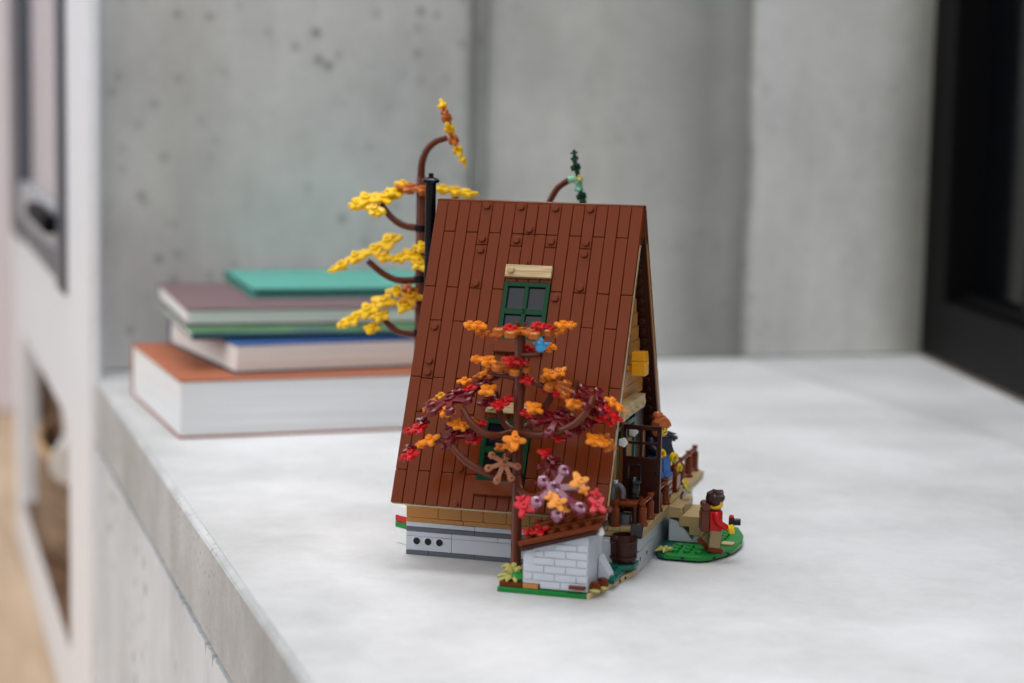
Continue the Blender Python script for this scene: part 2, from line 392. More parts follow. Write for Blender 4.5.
# ------------------------------------------------------------------ the setting
def build_setting():
    m = MB(); m.box(-1.0, 2.3, 0.1, 5.2, -.06, 0); struct(m.obj('floor', 'floor'))
    # concrete ledge: top slab with a chamfered arris, a rough joint under it and the body below
    m = MB()
    m.box(.2045, .9666, .2, 2.3, ZT-.064, ZT, .0015); m.box(.9675, 2.0, .2, 2.3, ZT-.064, ZT, .0015)
    struct(m.obj('trim_ledge_top', 'ledge'))
    rnd = random.Random(9)
    ys = [.2 + .0035*k for k in range(601)]
    def ragged(base, amp, sg):
        out = []; w = 0.0
        for y in ys:
            w = .7*w + .3*rnd.gauss(0, 1)
            chip = sg*amp*2.2*max(0, rnd.gauss(0, 1)-1.3)
            out.append((y, base + sg*amp*abs(w) + chip))
        return out
    m = MB()
    m.prism([(2.3, ZT-.003), (.2, ZT-.003)] + ragged(ZT-.0675, .0012, 1), .2, .2046, 'x')
    m.prism([(.2, ZT-.004), (.2008, ZT-.0020), (.2020, ZT-.0008), (.2046, ZT-.0001), (.2046, ZT-.004)], .2, 2.3, 'y')
    struct(m.obj('trim_ledge_edge', 'band'))
    m = MB()
    m.box(.208, 2.0, .2004, 2.3, 0.001, ZT-.084, 0)
    m.prism([(2.3, .001), (.2, .001)] + ragged(ZT-.0735, .0028, -1), .2004, .209, 'x')
    m.box(.228, 1.99, .2275, 2.29, ZT-.085, ZT-.06)
    struct(m.obj('trim_ledge_body', 'fascia'))
    m = MB()
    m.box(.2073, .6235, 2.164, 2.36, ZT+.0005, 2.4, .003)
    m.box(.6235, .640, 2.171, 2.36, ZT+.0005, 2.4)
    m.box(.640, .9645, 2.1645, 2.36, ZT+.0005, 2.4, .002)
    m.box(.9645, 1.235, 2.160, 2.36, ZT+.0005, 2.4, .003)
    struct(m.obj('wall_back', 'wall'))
    # black framed window standing on the ledge at the right
    P = Vector((1.2077, 2.164, ZT)); d = Vector((-.2209, -.9753, 0))
    Mw = Matrix.Translation(P) @ Matrix.Rotation(math.atan2(d.y, d.x), 4, 'Z')   # local x towards the camera, y to the right
    def w(fn, mat, name, parent=None):
        q = MB(); fn(q)
        o = q.obj(name, mat, parent)
        if parent is None: o.matrix_world = Mw
        return o
    def fr(q):
        q.box(0.0, .095, -.01, .07, .0, 1.9, .003)
        q.box(1.52, 1.62, -.01, .07, .0, 1.9, .003)
        q.box(.09, 1.525, -.01, .07, .001, .075, .003)
        q.box(.09, 1.525, -.01, .07, 1.82, 1.9, .003)
    win = struct(w(fr, 'frame_black', 'window_1'))
    w(lambda q: q.box(.085, 1.53, .03, .04, .07, 1.83), 'dark_glass', 'pane', win)
    w(lambda q: q.box(.09, 1.525, .008, .03, .075, .083, .002), 'frame_black', 'glazing_bead', win)
    w(lambda q: q.box(.34, .375, .0, .03, .08, 1.825, .003), 'frame_black', 'mullion', win)
    b = MB(); b.box(.0, 1.62, -.012, -.0102, .0005, .005, .0008)
    o = b.obj('baseboard_right', 'strip'); o.matrix_world = Mw; struct(o)
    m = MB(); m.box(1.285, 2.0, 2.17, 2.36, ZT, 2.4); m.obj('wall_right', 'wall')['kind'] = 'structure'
    # far wall of the room seen past the cabinet
    m = MB(); m.box(-1.0, 1.4, 5.0, 5.1, 0, 2.6, .01)
    struct(m.obj('wall_far', 'plaster'))
build_setting()

def build_post():
    m = MB(); m.box(.192, .2066, 2.105, 2.362, .0, 2.2, .004); struct(m.obj('trim_post', 'cabinet'))
build_post()
def build_cabinet():
    # white steel firewood cabinet continuing the ledge's face behind the wall; local origin on the floor
    t = thing('firewood_cabinet', 'white steel cabinet with a grey framed glass door above an open firewood niche', 'cabinet', (.2, 2.17, 0))
    c = MB()
    Y1 = 1.44
    c.box(-.004, .03, .196, .235, .0, 2.2, .004)                # post beside the concrete wall
    c.box(.0, .03, 1.235, Y1, .0, 2.2, .004)
    c.box(.0, .45, .23, 1.24, .0, .105, .004)                 # plinth
    c.box(-.002, .45, .23, 1.24, .395, .565, .006)            # ledge between niche and door
    c.box(.40, .45, .23, 1.24, .1, .4)                        # back of the niche
    c.box(.03, .45, .19, .21, .0, .56); c.box(.03, .45, Y1-.02, Y1, .0, .56)
    c.obj('carcass', 'cabinet', t)
    q = MB(); q.box(.03, .40, 1.22, 1.236, .105, .395); q.box(.385, .399, .24, 1.22, .105, .395); q.box(.001, .385, .24, 1.22, .105, .109)
    q.obj('niche_shade_lining', 'log', t)  # added dark panels that stand in for shade inside the niche
    d = MB()
    d.box(-.013, .021, .22, .31, .56, 2.001, .004); d.box(-.013, .021, 1.06, 1.29, .56, 2.001, .004)
    d.box(-.010, .018, .30, 1.07, .566, .60, .002); d.box(-.012, .02, .30, 1.07, 1.93, 2.0, .004)
    door = d.obj('glass_door', 'steel', t)
    MB().box(-.011, .019, .305, 1.065, .60, .655, .003).obj('kick_panel', 'alu', door)
    MB().box(-.002, .003, .30, 1.07, .65, 1.94).obj('pane', 'clear', door)
    MB().box(-.03, -.0115, .29, .60, .628, .65, .004).obj('latch', 'frame_black', door)
    rnd = random.Random(5)
    labs = ['brown log sticking out of the basket, farthest back in the niche', 'upright brown log in the middle of the basket', 'short log leaning at the near end of the basket']
    spots = [(.07, 1.12, .30, .3), (.065, 1.02, .30, -.2), (.07, .895, .27, .35)]
    for (x, y, z, an), lb in zip(spots, labs):
        q = MB(); r = .034
        Mx = Matrix.Rotation(an, 4, 'X')
        q.lathe([(0, -.11), (r*.93, -.11), (r, -.105), (r*.97, -.03), (r, .04), (r*.98, .065), (r*.93, .07), (0, .07)], n=12, M_=Mx)
        tt = thing('firewood_log', lb, 'log', (.2+x, 2.17+y, z), 0, 'firewood in the niche')
        q.obj('bark', 'log', tt)
        MB().cyl(0, 0, .0695, .072, r*.88, n=14, M_=Mx).obj('cut_end', 'logend', tt)
    tb = thing('wicker_basket', 'long brown wicker basket of firewood standing in the white niche', 'basket', (.2+.098, 2.17+.90, .1095))
    q = MB(); prof = [(0, .0), (.085, .0)]
    for i in range(24): prof.append((.088+.006*math.sin(i/24*PI)+.003*(i % 2), .006+i*.0062))
    prof += [(.082, .15), (.08, .01), (0, .01)]
    Ms = Matrix.Diagonal((1, 3.1, 1, 1))
    q.lathe(prof, n=36, M_=Ms); q.obj('body', 'wicker', tb)
    MB().tube([(.091*math.cos(a), .091*3.1*math.sin(a), .153) for a in [2*PI*i/40 for i in range(41)]], .007, 8).obj('rim', 'logend', tb)
    q = MB(); q.tube([(-.03, -.16, .0), (.0, -.06, .02), (.005, .04, .035), (.01, .12, .05)], .028, 14)
    o = q.obj('rolled_cloth', 'white'); o.location = (.255, 2.17+.76, .285); tag(o, 'white cloth roll lying across the firewood basket in the niche', 'cloth')
build_cabinet()

def build_books():
    def book(label, x, y, z, rz, L, D, H, cov, pg, board=.0018, over=.0012, printed=None, front_spine=False):
        t = thing('book', label, 'book', (x, y, ZT+z), rz, 'stack of books')
        q = MB(); q.box(over, L-over, over, D-over, board, H-board, .0005); q.obj('page_block', pg, t)
        q = MB(); q.box(0, L, 0, D, H-board, H, .0006)
        q.obj('cover', printed or cov, t)
        q = MB(); q.box(0, L, 0, D, 0, board, .0006); q.obj('cover', cov, t)
        y0, sg = (0, -1) if front_spine else (D, 1)
        q = MB(); q.prism([(y0-sg*.001, 0), (y0+sg*.002, H*.12), (y0+sg*.003, H*.5), (y0+sg*.002, H*.88), (y0-sg*.001, H), (y0-sg*.003, H), (y0-sg*.003, 0)], 0, L, 'x', .0003)
        q.obj('spine', cov, t)
        return t
    book('thick rust brown book with white page edges, bottom of the stack', .236, 1.735, 0, .045, .305, .262, .052, 'cloth_brown', 'pages')
    book('navy bound book with thick white page edges, second from the bottom', .2905, 1.765, .0522, .13, .25, .228, .0269, 'cloth_navy', 'pages_cream', printed='cloth_blue')
    book('thin dark teal book with a green grassy picture, middle of the stack', .256, 1.797, .0795, -.01, .29, .225, .0066, 'cloth_dkteal', 'pages', board=.0012, printed='print', front_spine=True)
    book('mauve brown cloth book lying second from the top of the stack', .2577, 1.8495, .0863, -.02, .27, .245, .0162, 'cloth_mauve', 'pages', board=.002)
    book('thin teal book on top of the stack', .3348, 1.931, .1027, -.02, .205, .2, .0102, 'cloth_teal', 'cloth_dkteal', board=.0028, over=.004)
build_books()
# ------------------------------------------------------------------ the brick-built cabin
HR, TK, VE, HE = 29.36, .51, 11.84, 5.16            # ridge height, half ridge width, eave half depth, eave height
SL = math.hypot(VE-TK, HR-HE)
def roof_matrix(front=True):
    sg = -1 if front else 1
    T = Vector((0, sg*(VE-TK), -(HR-HE)))/SL
    Nn = Vector((0, sg*(HR-HE), (VE-TK)))/SL
    m = Matrix(((1, T.x, Nn.x, 0), (0, T.y, Nn.y, sg*TK), (0, T.z, Nn.z, HR), (0, 0, 0, 1)))
    return m
def inner_half(z, th=1.3): return max(.0, TK + (HR-z)*(VE-TK)/(HR-HE) - th*SL/(HR-HE))

STUDS = [(4, 0), (7, 0), (10, 0), (13, 0), (4, 3), (4, 4), (7, 3), (8, 2), (10, 3), (13, 3), (13, 4), (8, 5), (4, 7), (13, 7), (11, 8),
         (1, 11), (1, 14), (1, 15), (1, 18), (5, 22), (5, 23), (15, 16), (5, 26)]
def roof_panel(cabin, front):
    Mr = roof_matrix(front)
    q = MB(S); rnd = random.Random(1 if front else 2)
    studs = {}
    for c, t in STUDS: studs.setdefault(c, []).append(t)
    for c in range(18):
        cuts = [2.9, 10.9, 18.9] if (c in (1, 3, 5, 8, 10, 12, 14, 16)) else [7.9, 15.9, 23.9]
        if c == 7 or c == 9: cuts = [2.9, 18.0]
        st = [t for t in studs.get(c, [])] if front else []
        ed = sorted(set([0.0] + cuts + [SL] + [t+1.0 for t in st if t+1 < SL and t % 3 == 0 and t > 0]))
        ed = [e for i, e in enumerate(ed) if i == 0 or e-ed[i-1] > .25]
        for a, b in zip(ed, ed[1:]):
            # two windows interrupt the middle planks of the front slope
            segs = [(a, b)]
            if front and 7 <= c <= 10:
                for w0, w1 in ((7.2, 12.4), (19.1, 24.4)):
                    ns = []
                    for x, y in segs:
                        if y <= w0 or x >= w1: ns.append((x, y)); continue
                        if x < w0-.05: ns.append((x, w0))
                        if y > w1+.05: ns.append((w1, y))
                    segs = ns
            for x, y in segs:
                dz = rnd.uniform(-.012, .012)
                tl = Matrix.Translation((c+.5, (x+y)/2, 0)) @ Matrix.Rotation(R_(rnd.uniform(-1.1, 1.1)), 4, 'Y') @ Matrix.Rotation(R_(rnd.uniform(-.12, .12)), 4, 'X')
                q.box(-.482, .482, -(y-x)/2+.018, (y-x)/2-.018, -.42, dz, .05, Mr @ tl)
        for t in st: q.stud(c+.5, t+.5, 0, Mr)
    # inner face of the slope: dark ribs at the gable end
    return q.obj('roof_panel', 'brown', cabin)
def roof_lining(cabin, front):
    Mr = roof_matrix(front); q = MB(S)
    q.box(0, 18, 0, 3.0, -1.2, -.42, .03, Mr)
    q.box(.3, 17.7, 3.0, SL-.3, -1.22, -.44, 0, Mr); q.box(17.0, 17.96, 3.0, SL-.3, -1.2, -.87, .03, Mr)
    for i in range(22):
        q.stud(17.2, 3.5+i, 1.2, Mr @ Matrix.Scale(-1, 4, (0, 0, 1)), r=.28)
    q.obj('roof_lining', 'dkbrown', cabin)
    q = MB(S)
    for a in range(3, 26, 4):
        b = min(a+4, SL-.05)
        q.box(17.1, 18.0, a+.02, b-.02, -.85, -.43, .03, Mr)
        q.box(0.0, .9, a+.02, b-.02, -.85, -.43, .03, Mr)
    for a in range(1, 17, 4): q.box(a, min(a+4, 17)-.03, SL-1.0, SL-.06, -1.15, -.43, .03, Mr)
    q.obj('roof_edge', 'tan' if front else 'nougat', cabin)
def roof_window(cabin, t0, t1, hdr, sill):
    Mr = roof_matrix(True)
    q = MB(S)
    q.box(7.02, 7.4, t0, t1, -.5, .14, .03, Mr); q.box(10.6, 10.98, t0, t1, -.5, .14, .03, Mr)
    q.box(7.3, 10.7, t0, t0+.42, -.5, .14, .03, Mr); q.box(7.3, 10.7, t1-.42, t1, -.5, .14, .03, Mr)
    q.box(8.82, 9.18, t0+.3, t1-.3, -.45, .12, .03, Mr)
    tm = (t0+t1)/2
    q.box(7.3, 10.7, tm-.26, tm+.26, -.45, .12, .03, Mr)
    fr = q.obj('window_frame', 'dkgreen', cabin)
    for a, b in ((7.4, 8.82), (9.18, 10.6)):
        for c, d in ((t0+.42, tm-.26), (tm+.26, t1-.42)):
            q = MB(S); q.box(a-.02, b+.02, c-.02, d+.02, -.3, -.12, .03, Mr)
            q.obj('pane', 'pane', fr)
    q = MB(S); q.box(7.0, 11.0, hdr[0], hdr[1], .0, .38, .04, Mr); q.stud(7.5, (hdr[0]+hdr[1])/2, .36, Mr)
    q.obj('lintel', 'woodtile', cabin)
    q = MB(S); q.box(6.98, 11.02, sill[0], sill[1], -.3, .55, .05, Mr); q.obj('sill', 'brown', cabin)

def build_cabin():
    cabin = toy('toy_cabin', 'brick-built A-frame toy cabin with a steep reddish brown plank roof', 'toy house', 0, 0, 0)
    for f in (True, False):
        roof_panel(cabin, f); roof_lining(cabin, f)
    q = MB(S); q.box(0, 18, -.56, .56, HR-.5, HR+.02, .06)
    q.prism([(-.5, HR-.3), (.5, HR-.3), (1.75, HR-3.2), (1.0, HR-3.3), (0, HR-2.2), (-1.0, HR-3.3), (-1.75, HR-3.2)], 17.25, 18.03, 'x', .03)
    q.obj('ridge_cap', 'brown', cabin)
    roof_window(cabin, 7.2, 12.4, (5.78, 6.85), (12.45, 13.5))
    roof_window(cabin, 19.1, 24.4, (17.75, 18.65), (24.45, 25.6))
    # foundation courses along the front and round the back
    def ring(q, z0, z1, y=8.0, seams=(), x0=.1, x1=16.9, bev=.03):
        xs = [x0] + list(seams) + [x1]
        for a, b in zip(xs, xs[1:]): q.box(a+.012, b-.012, -y, -y+1, z0+.01, z1-.01, bev)
        q.box(x0, x1, y-1, y, z0+.01, z1-.01, bev)
        q.box(x0, x0+1, -y+1.01, y-1.01, z0+.01, z1-.01, bev); q.box(x1-1, x1, -y+1.01, y-1.01, z0+.01, z1-.01, bev)
    q = MB(S); ring(q, 0, .4, seams=(2.1, 6.1, 12.1)); q.obj('foundation_plate', 'dgray', cabin)
    q = MB(S); ring(q, .4, 1.6, seams=(4.1, 10.1, 14.1)); ring(q, 1.6, 2.0, seams=(4.1, 8.1, 12.1)); q.obj('foundation_brick', 'lgray', cabin)
    q = MB(S); ring(q, 2.0, 2.4, seams=(6.1, 12.1)); q.obj('foundation_plate', 'dgray', cabin)
    q = MB(S); ring(q, 2.4, 2.8, seams=(6.1, 10.1)); q.obj('foundation_brick', 'lgray', cabin)
    q = MB(S); ring(q, 2.8, 3.2, seams=(5.1, 13.1))
    ring(q, 3.2, 4.4, seams=(2.9, 4.9, 6.8, 8.8, 10.8, 12.8, 14.8)); ring(q, 4.4, 5.6, seams=(3.9, 7.8, 11.8))
    ring(q, 5.6, 9.5, seams=(5, 9)); q.obj('timber_wall', 'nougat', cabin)
    for u in (1.05, 2.05, 3.05):
        Mh = Matrix.Translation((u, -8.0, 1.2)) @ Matrix.Rotation(PI/2, 4, 'X')
        q = MB(S); q.lathe([(.30, -.05), (.30, .02), (.38, .02), (.41, 0), (.41, -.05)], n=20, M_=Mh); rg = q.obj('peg_hole', 'lgray', cabin)
        q = MB(S); q.cyl(0, 0, -.04, .006, .31, n=20, M_=Mh); q.obj('hole', 'black', rg)
    # gable wall under the roof at the right end
    q = MB(S); zs = [12.9 + 1.2*i for i in range(11)]
    for z in zs:
        h = inner_half(z+1.2)
        if h < .3: break
        q.box(16.2, 16.9, -h, h, z+.01, z+1.19, .03)
        for yy in (-h+.45, -h+1.45):
            if yy < h: q.lathe([(.3, 0), (.3, .2), (.24, .25), (0, .25)], n=12, M_=Matrix.Translation((16.9, yy, z+.6)) @ Matrix.Rotation(PI/2, 4, 'Y'))
    q.obj('gable_wall', 'nougat', cabin)
    q = MB(S)
    for i in range(15):
        z = 9.5 + 1.2*i; h = inner_half(z+1.2)
        if h < .3: break
        q.box(1.1, 1.9, -h, h, z+.01, z+1.19, .03)
    q.obj('gable_wall', 'nougat', cabin)
    q = MB(S)
    for y0, y1, zz in ((-5.2, -3.2, 11.9), (-3.1, -1.2, 12.0), (-1.1, .8, 12.0), (.9, 3.0, 12.0)):
        q.box(16.3, 17.85, y0, y1, zz, zz+1.15, .04)
        q.lathe([(.3, 0), (.3, .18), (.24, .22), (0, .22)], n=12, M_=Matrix.Translation((17.85, (y0+y1)/2, zz+.6)) @ Matrix.Rotation(PI/2, 4, 'Y'))
    q.obj('beam', 'tan', cabin)
    q = MB(S)
    q.box(16.3, 17.0, -6.8, -4.2, 3.8, 11.9, .03); q.box(16.3, 17.0, 3.0, 6.6, 3.8, 11.9, .03); q.box(16.3, 16.6, -4.2, 3.0, 10.9, 11.9, .03)
    q.obj('porch_wall', 'dkbrown', cabin)
    q = MB(S)
    for a, b in ((-4.2, -3.75), (-1.2, -.8), (2.5, 3.0)): q.box(16.35, 17.1, a, b, 3.82, 11.2, .03)
    q.box(16.35, 17.1, -3.8, 2.6, 10.75, 11.2, .03); q.box(16.4, 16.6, -1.0, 2.6, 3.82, 7.4, .03)
    q.obj('window_frame', 'teal', cabin)
    q = MB(S); q.box(16.5, 17.3, -3.6, -3.1, 17.0, 19.6, .03); q.obj('gable_trim', 'teal', cabin)
    q = MB(S); q.box(16.2, 16.4, -3.8, 2.6, 3.85, 10.8); q.obj('pane', 'dark_glass', cabin)
    q = MB(S); q.box(17.0, 17.45, -6.3, -5.8, 3.82, 9.8, .04); q.box(17.0, 17.3, -2.5, -2.05, 3.82, 11.7, .04); q.obj('porch_post', 'nougat', cabin)
    # mustard lantern box on the gable
    q = MB(S); q.box(17.35, 18.55, -.7, .75, 15.1, 16.35, .06); q.box(16.9, 17.4, -.3, .3, 15.5, 15.9)
    q.prism([(17.35, 16.37), (18.55, 16.37), (18.45, 17.1), (17.35, 17.1)], -.7, .75, 'y', .05)
    q.obj('nest_box', 'mustard', cabin, label='mustard yellow box on the gable')
    # white blossoms beside the door
    for (x, y, z) in ((17.75, -1.0, 10.4), (17.75, -4.9, 10.15)):
        q = MB(S); Mf = Matrix.Translation((x, y, z)) @ Matrix.Rotation(PI/2, 4, 'X')
        for k in range(5): a = 2*PI*k/5; q.cyl(.22*math.cos(a), .22*math.sin(a), -.1, .1, .19, n=12, bev=.04, M_=Mf)
        q.cyl(0, 0, -.13, .16, .14, n=12, M_=Mf)
        q.obj('blossom', 'white', cabin)
    # door standing open over the porch
    q = MB(S); X0, X1, Y0, Y1 = 17.36, 20.55, -3.0, -2.62
    q.box(X0, X1, Y0, Y1, 4.0, 8.65, .04)
    q.box(X0, X0+.22, Y0, Y1, 8.6, 11.3, .03); q.box(X1-.36, X1, Y0, Y1, 8.6, 11.3, .03)
    q.box(X0, X1, Y0, Y1, 10.95, 11.32, .03); q.box(X0, X1, Y0+.05, Y1-.05, 9.72, 9.95, .02); q.box(18.75, 19.0, Y0+.05, Y1-.05, 8.6, 11.0, .02)
    door = q.obj('door', 'dkbrown', cabin)
    q = MB(S); Md = Matrix.Translation((19.85, Y0, 8.0)) @ Matrix.Rotation(PI/2, 4, 'X')
    q.lathe([(.46, -.02), (.46, .05), (.56, .05), (.56, -.02)], n=24, M_=Md); q.obj('emblem', 'dkbrown', door)
    q = MB(S); q.ball((20.3, Y0-.12, 7.4), .14); q.obj('knob', 'black', door)
    # porch deck and its stone side
    q = MB(S)
    for i in range(4):
        q.box(16.4+i*1.0, 17.37+i*1.0, -8.3, 18.6, 3.45, 3.8, .04)
    q.box(16.4, 20.35, -8.25, 18.55, 3.02, 3.43, .03)
    q.obj('deck', 'decktan', cabin)
    q = MB(S); q.box(16.9, 19.6, -6.6, 8.0, .0, 2.98, .03); q.box(19.2, 19.62, -8.1, -6.5, .0, 2.98, .03)
    for i in range(4): q.box(19.6, 19.85, -8.0+i*2.05, -6.0+i*2.05, .42, 1.6, .04); q.box(19.6, 19.85, -7.0+i*2.05, -5.0+i*2.05 if i < 3 else .2, 1.65, 2.85, .04)
    q.box(16.9, 19.88, -8.1, .2, 0, .4, .03); q.box(17.0, 19.4, 8.0, 18.3, 0, 2.98, .03)
    q.obj('deck_base', 'lgray', cabin)
    for k in range(2):
        q = MB(S); q.box(19.84, 19.87, -6.9+k*2.6, -6.6+k*2.6, .8, 1.1, .0); q.obj('slot', 'black', cabin)
    # railings
    def post(x, y, z=3.8, h=1.75):
        q = MB(S); q.lathe([(0, 0), (.46, 0), (.46, .22), (.36, .3), (.36, h-.25), (.3, h-.18), (.22, h-.1), (.22, h+.05), (0, h+.05)], (x, y, z), 16)
        q.obj('railing_post', 'brown', cabin)
    def rail(pts, clips):
        q = MB(S); q.tube(pts, .2, 12)
        for c in clips: q.cyl(c[0], c[1], c[2], c[2]+.34, .26, n=12, bev=.04)
        q.obj('handrail', 'brown', cabin)
    for y in (-7.05, -4.25, -.95, 2.15): post(20.0, y)
    rail([(20.0, -7.4, 5.68), (20.0, 2.5, 5.68)], [(20.0, y, 5.66) for y in (-7.05, -4.25, -.95, 2.15)])
    post(17.95, -7.9)
    rail([(17.3, -7.9, 5.66), (19.7, -7.9, 5.66)], [(17.95, -7.9, 5.64)])
    for y in (8.1, 11.4, 15.0, 18.2): post(19.5, y, 3.8, 2.0)
    q = MB(S); q.box(19.0, 20.0, 7.3, 8.9, 3.8, 5.3, .05); q.obj('railing_block', 'brown', cabin)
    rail([(19.5, 7.6, 5.95), (19.5, 18.6, 5.95)], [(19.5, y, 5.9) for y in (8.1, 11.4, 15.0, 18.2)])
    # steps down to the grass
    for x0, x1, z0, z1 in ((20.3, 21.5, 2.7, 3.62), (21.3, 23.2, 2.0, 2.92), (22.2, 23.8, 1.3, 2.05)):
        q = MB(S); q.box(x0, x1, 2.0, 7.2, z0, z1, .04)
        q.box(x1-.04, x1+.004, 2.7, 3.3, z0+.2, z1-.15)
        st = q.obj('step', 'decktan', cabin)
        q = MB(S); q.box(x1, x1+.012, 2.65, 3.35, z0+.22, z1-.18); q.obj('slot', 'black', st)
    q = MB(S); q.prism([(20.4, .62), (22.6, .62), (21.3, 2.3), (20.4, 2.6)], 2.2, 7.0, 'y', .04); q.box(22.5, 23.3, 2.3, 7.0, .62, 1.28, .03); q.obj('step_base', 'lgray', cabin)
    # stove pipe beside the left gable
    q = MB(S); q.lathe([(0, 0), (.9, 0), (.9, .6), (.46, .8), (.46, 8), (.5, 8), (.5, 8.3), (.46, 8.3), (.46, 17), (.5, 17), (.5, 17.3), (.46, 17.3), (.46, 24.2), (.5, 24.25),
                         (.5, 24.5), (.46, 24.55), (.46, 30.6), (.72, 30.65), (.74, 30.9), (.5, 31.05), (.22, 31.15), (.22, 31.45), (0, 31.5)], (-1.12, 1.0, 0), 24)
    q.obj('stove_pipe', 'black', cabin)
    q = MB(S); q.tube([(-1.12, 1, 6), (.2, 1, 6)], .3, 10); q.obj('pipe_bracket', 'black', cabin)
build_cabin()

# ------------------------------------------------------------------ landscape pieces around the cabin
def build_grass():
    t = toy('grass_plate', 'rounded bright green base plate under the hiker, at the foot of the steps', 'base plate', 0, 0, 0)
    P = [(21.0, -2.75), (23.9, -2.75), (24.7, -2.2), (25.4, -.9), (26.2, 1.4), (26.45, 4), (26.1, 6.9), (25.2, 9.8), (23.5, 11), (21.0, 11)]
    q = MB(S); q.prism(P, .18, .58, 'z', .05)
    for i in range(21, 26):
        for j in range(-2, 10):
            x, y = i+.7, j+.5
            if x > 25.6 - max(0, abs(y-4)-3)*.4 or (y < -1 and x > 24.6) : continue
            if x < 24 and 1.4 < y < 7.8: continue
            if abs(x-24.7) < 1.2 and abs(y+.1) < 1.1: continue
            q.stud(x, y, .58)
    q.obj('grass', 'green', t)
    q = MB(S); q.prism([(19.92, -.6), (20.4, -2.3), (21.0, -2.7), (21.0, 11), (19.92, 11)], .18, .56, 'z', .04)
    q.stud(20.55, -1.6, .56); q.obj('grass', 'teal', t, label='dark green edge of the plate')
    q = MB(S); q.prism([(20.3, -1.5), (23.8, -1.9), (25.2, 1.5), (24.9, 8.5), (20.3, 9)], 0, .18, 'z'); q.obj('under_plate', 'dkgreen', t)
    q = MB(S); q.box(24.9, 26.0, 2.2, 3.2, .58, .75, .03); q.obj('path_tile', 'tan', t)
    for x, y in ((22.6, -2.76), (25.05, -1.62), (25.9, .3)):
        q = MB(S); q.ball((x, y, .36), (.16, .1, .1), seg=8, rings=5); q.obj('peg_hole', 'black', t)
    q = MB(S)
    for k in range(5):
        a = .4+k*1.1; q.tube([(20.9, -1.9, .75), (20.9+.5*math.cos(a), -1.9+.5*math.sin(a), .85), (20.9+.85*math.cos(a), -1.9+.85*math.sin(a), .72)], [.15, .2, .05], 6)
    q.cyl(20.9, -1.9, .56, .95, .26, n=12)
    q.obj('sprig', 'olive', t)
build_grass()

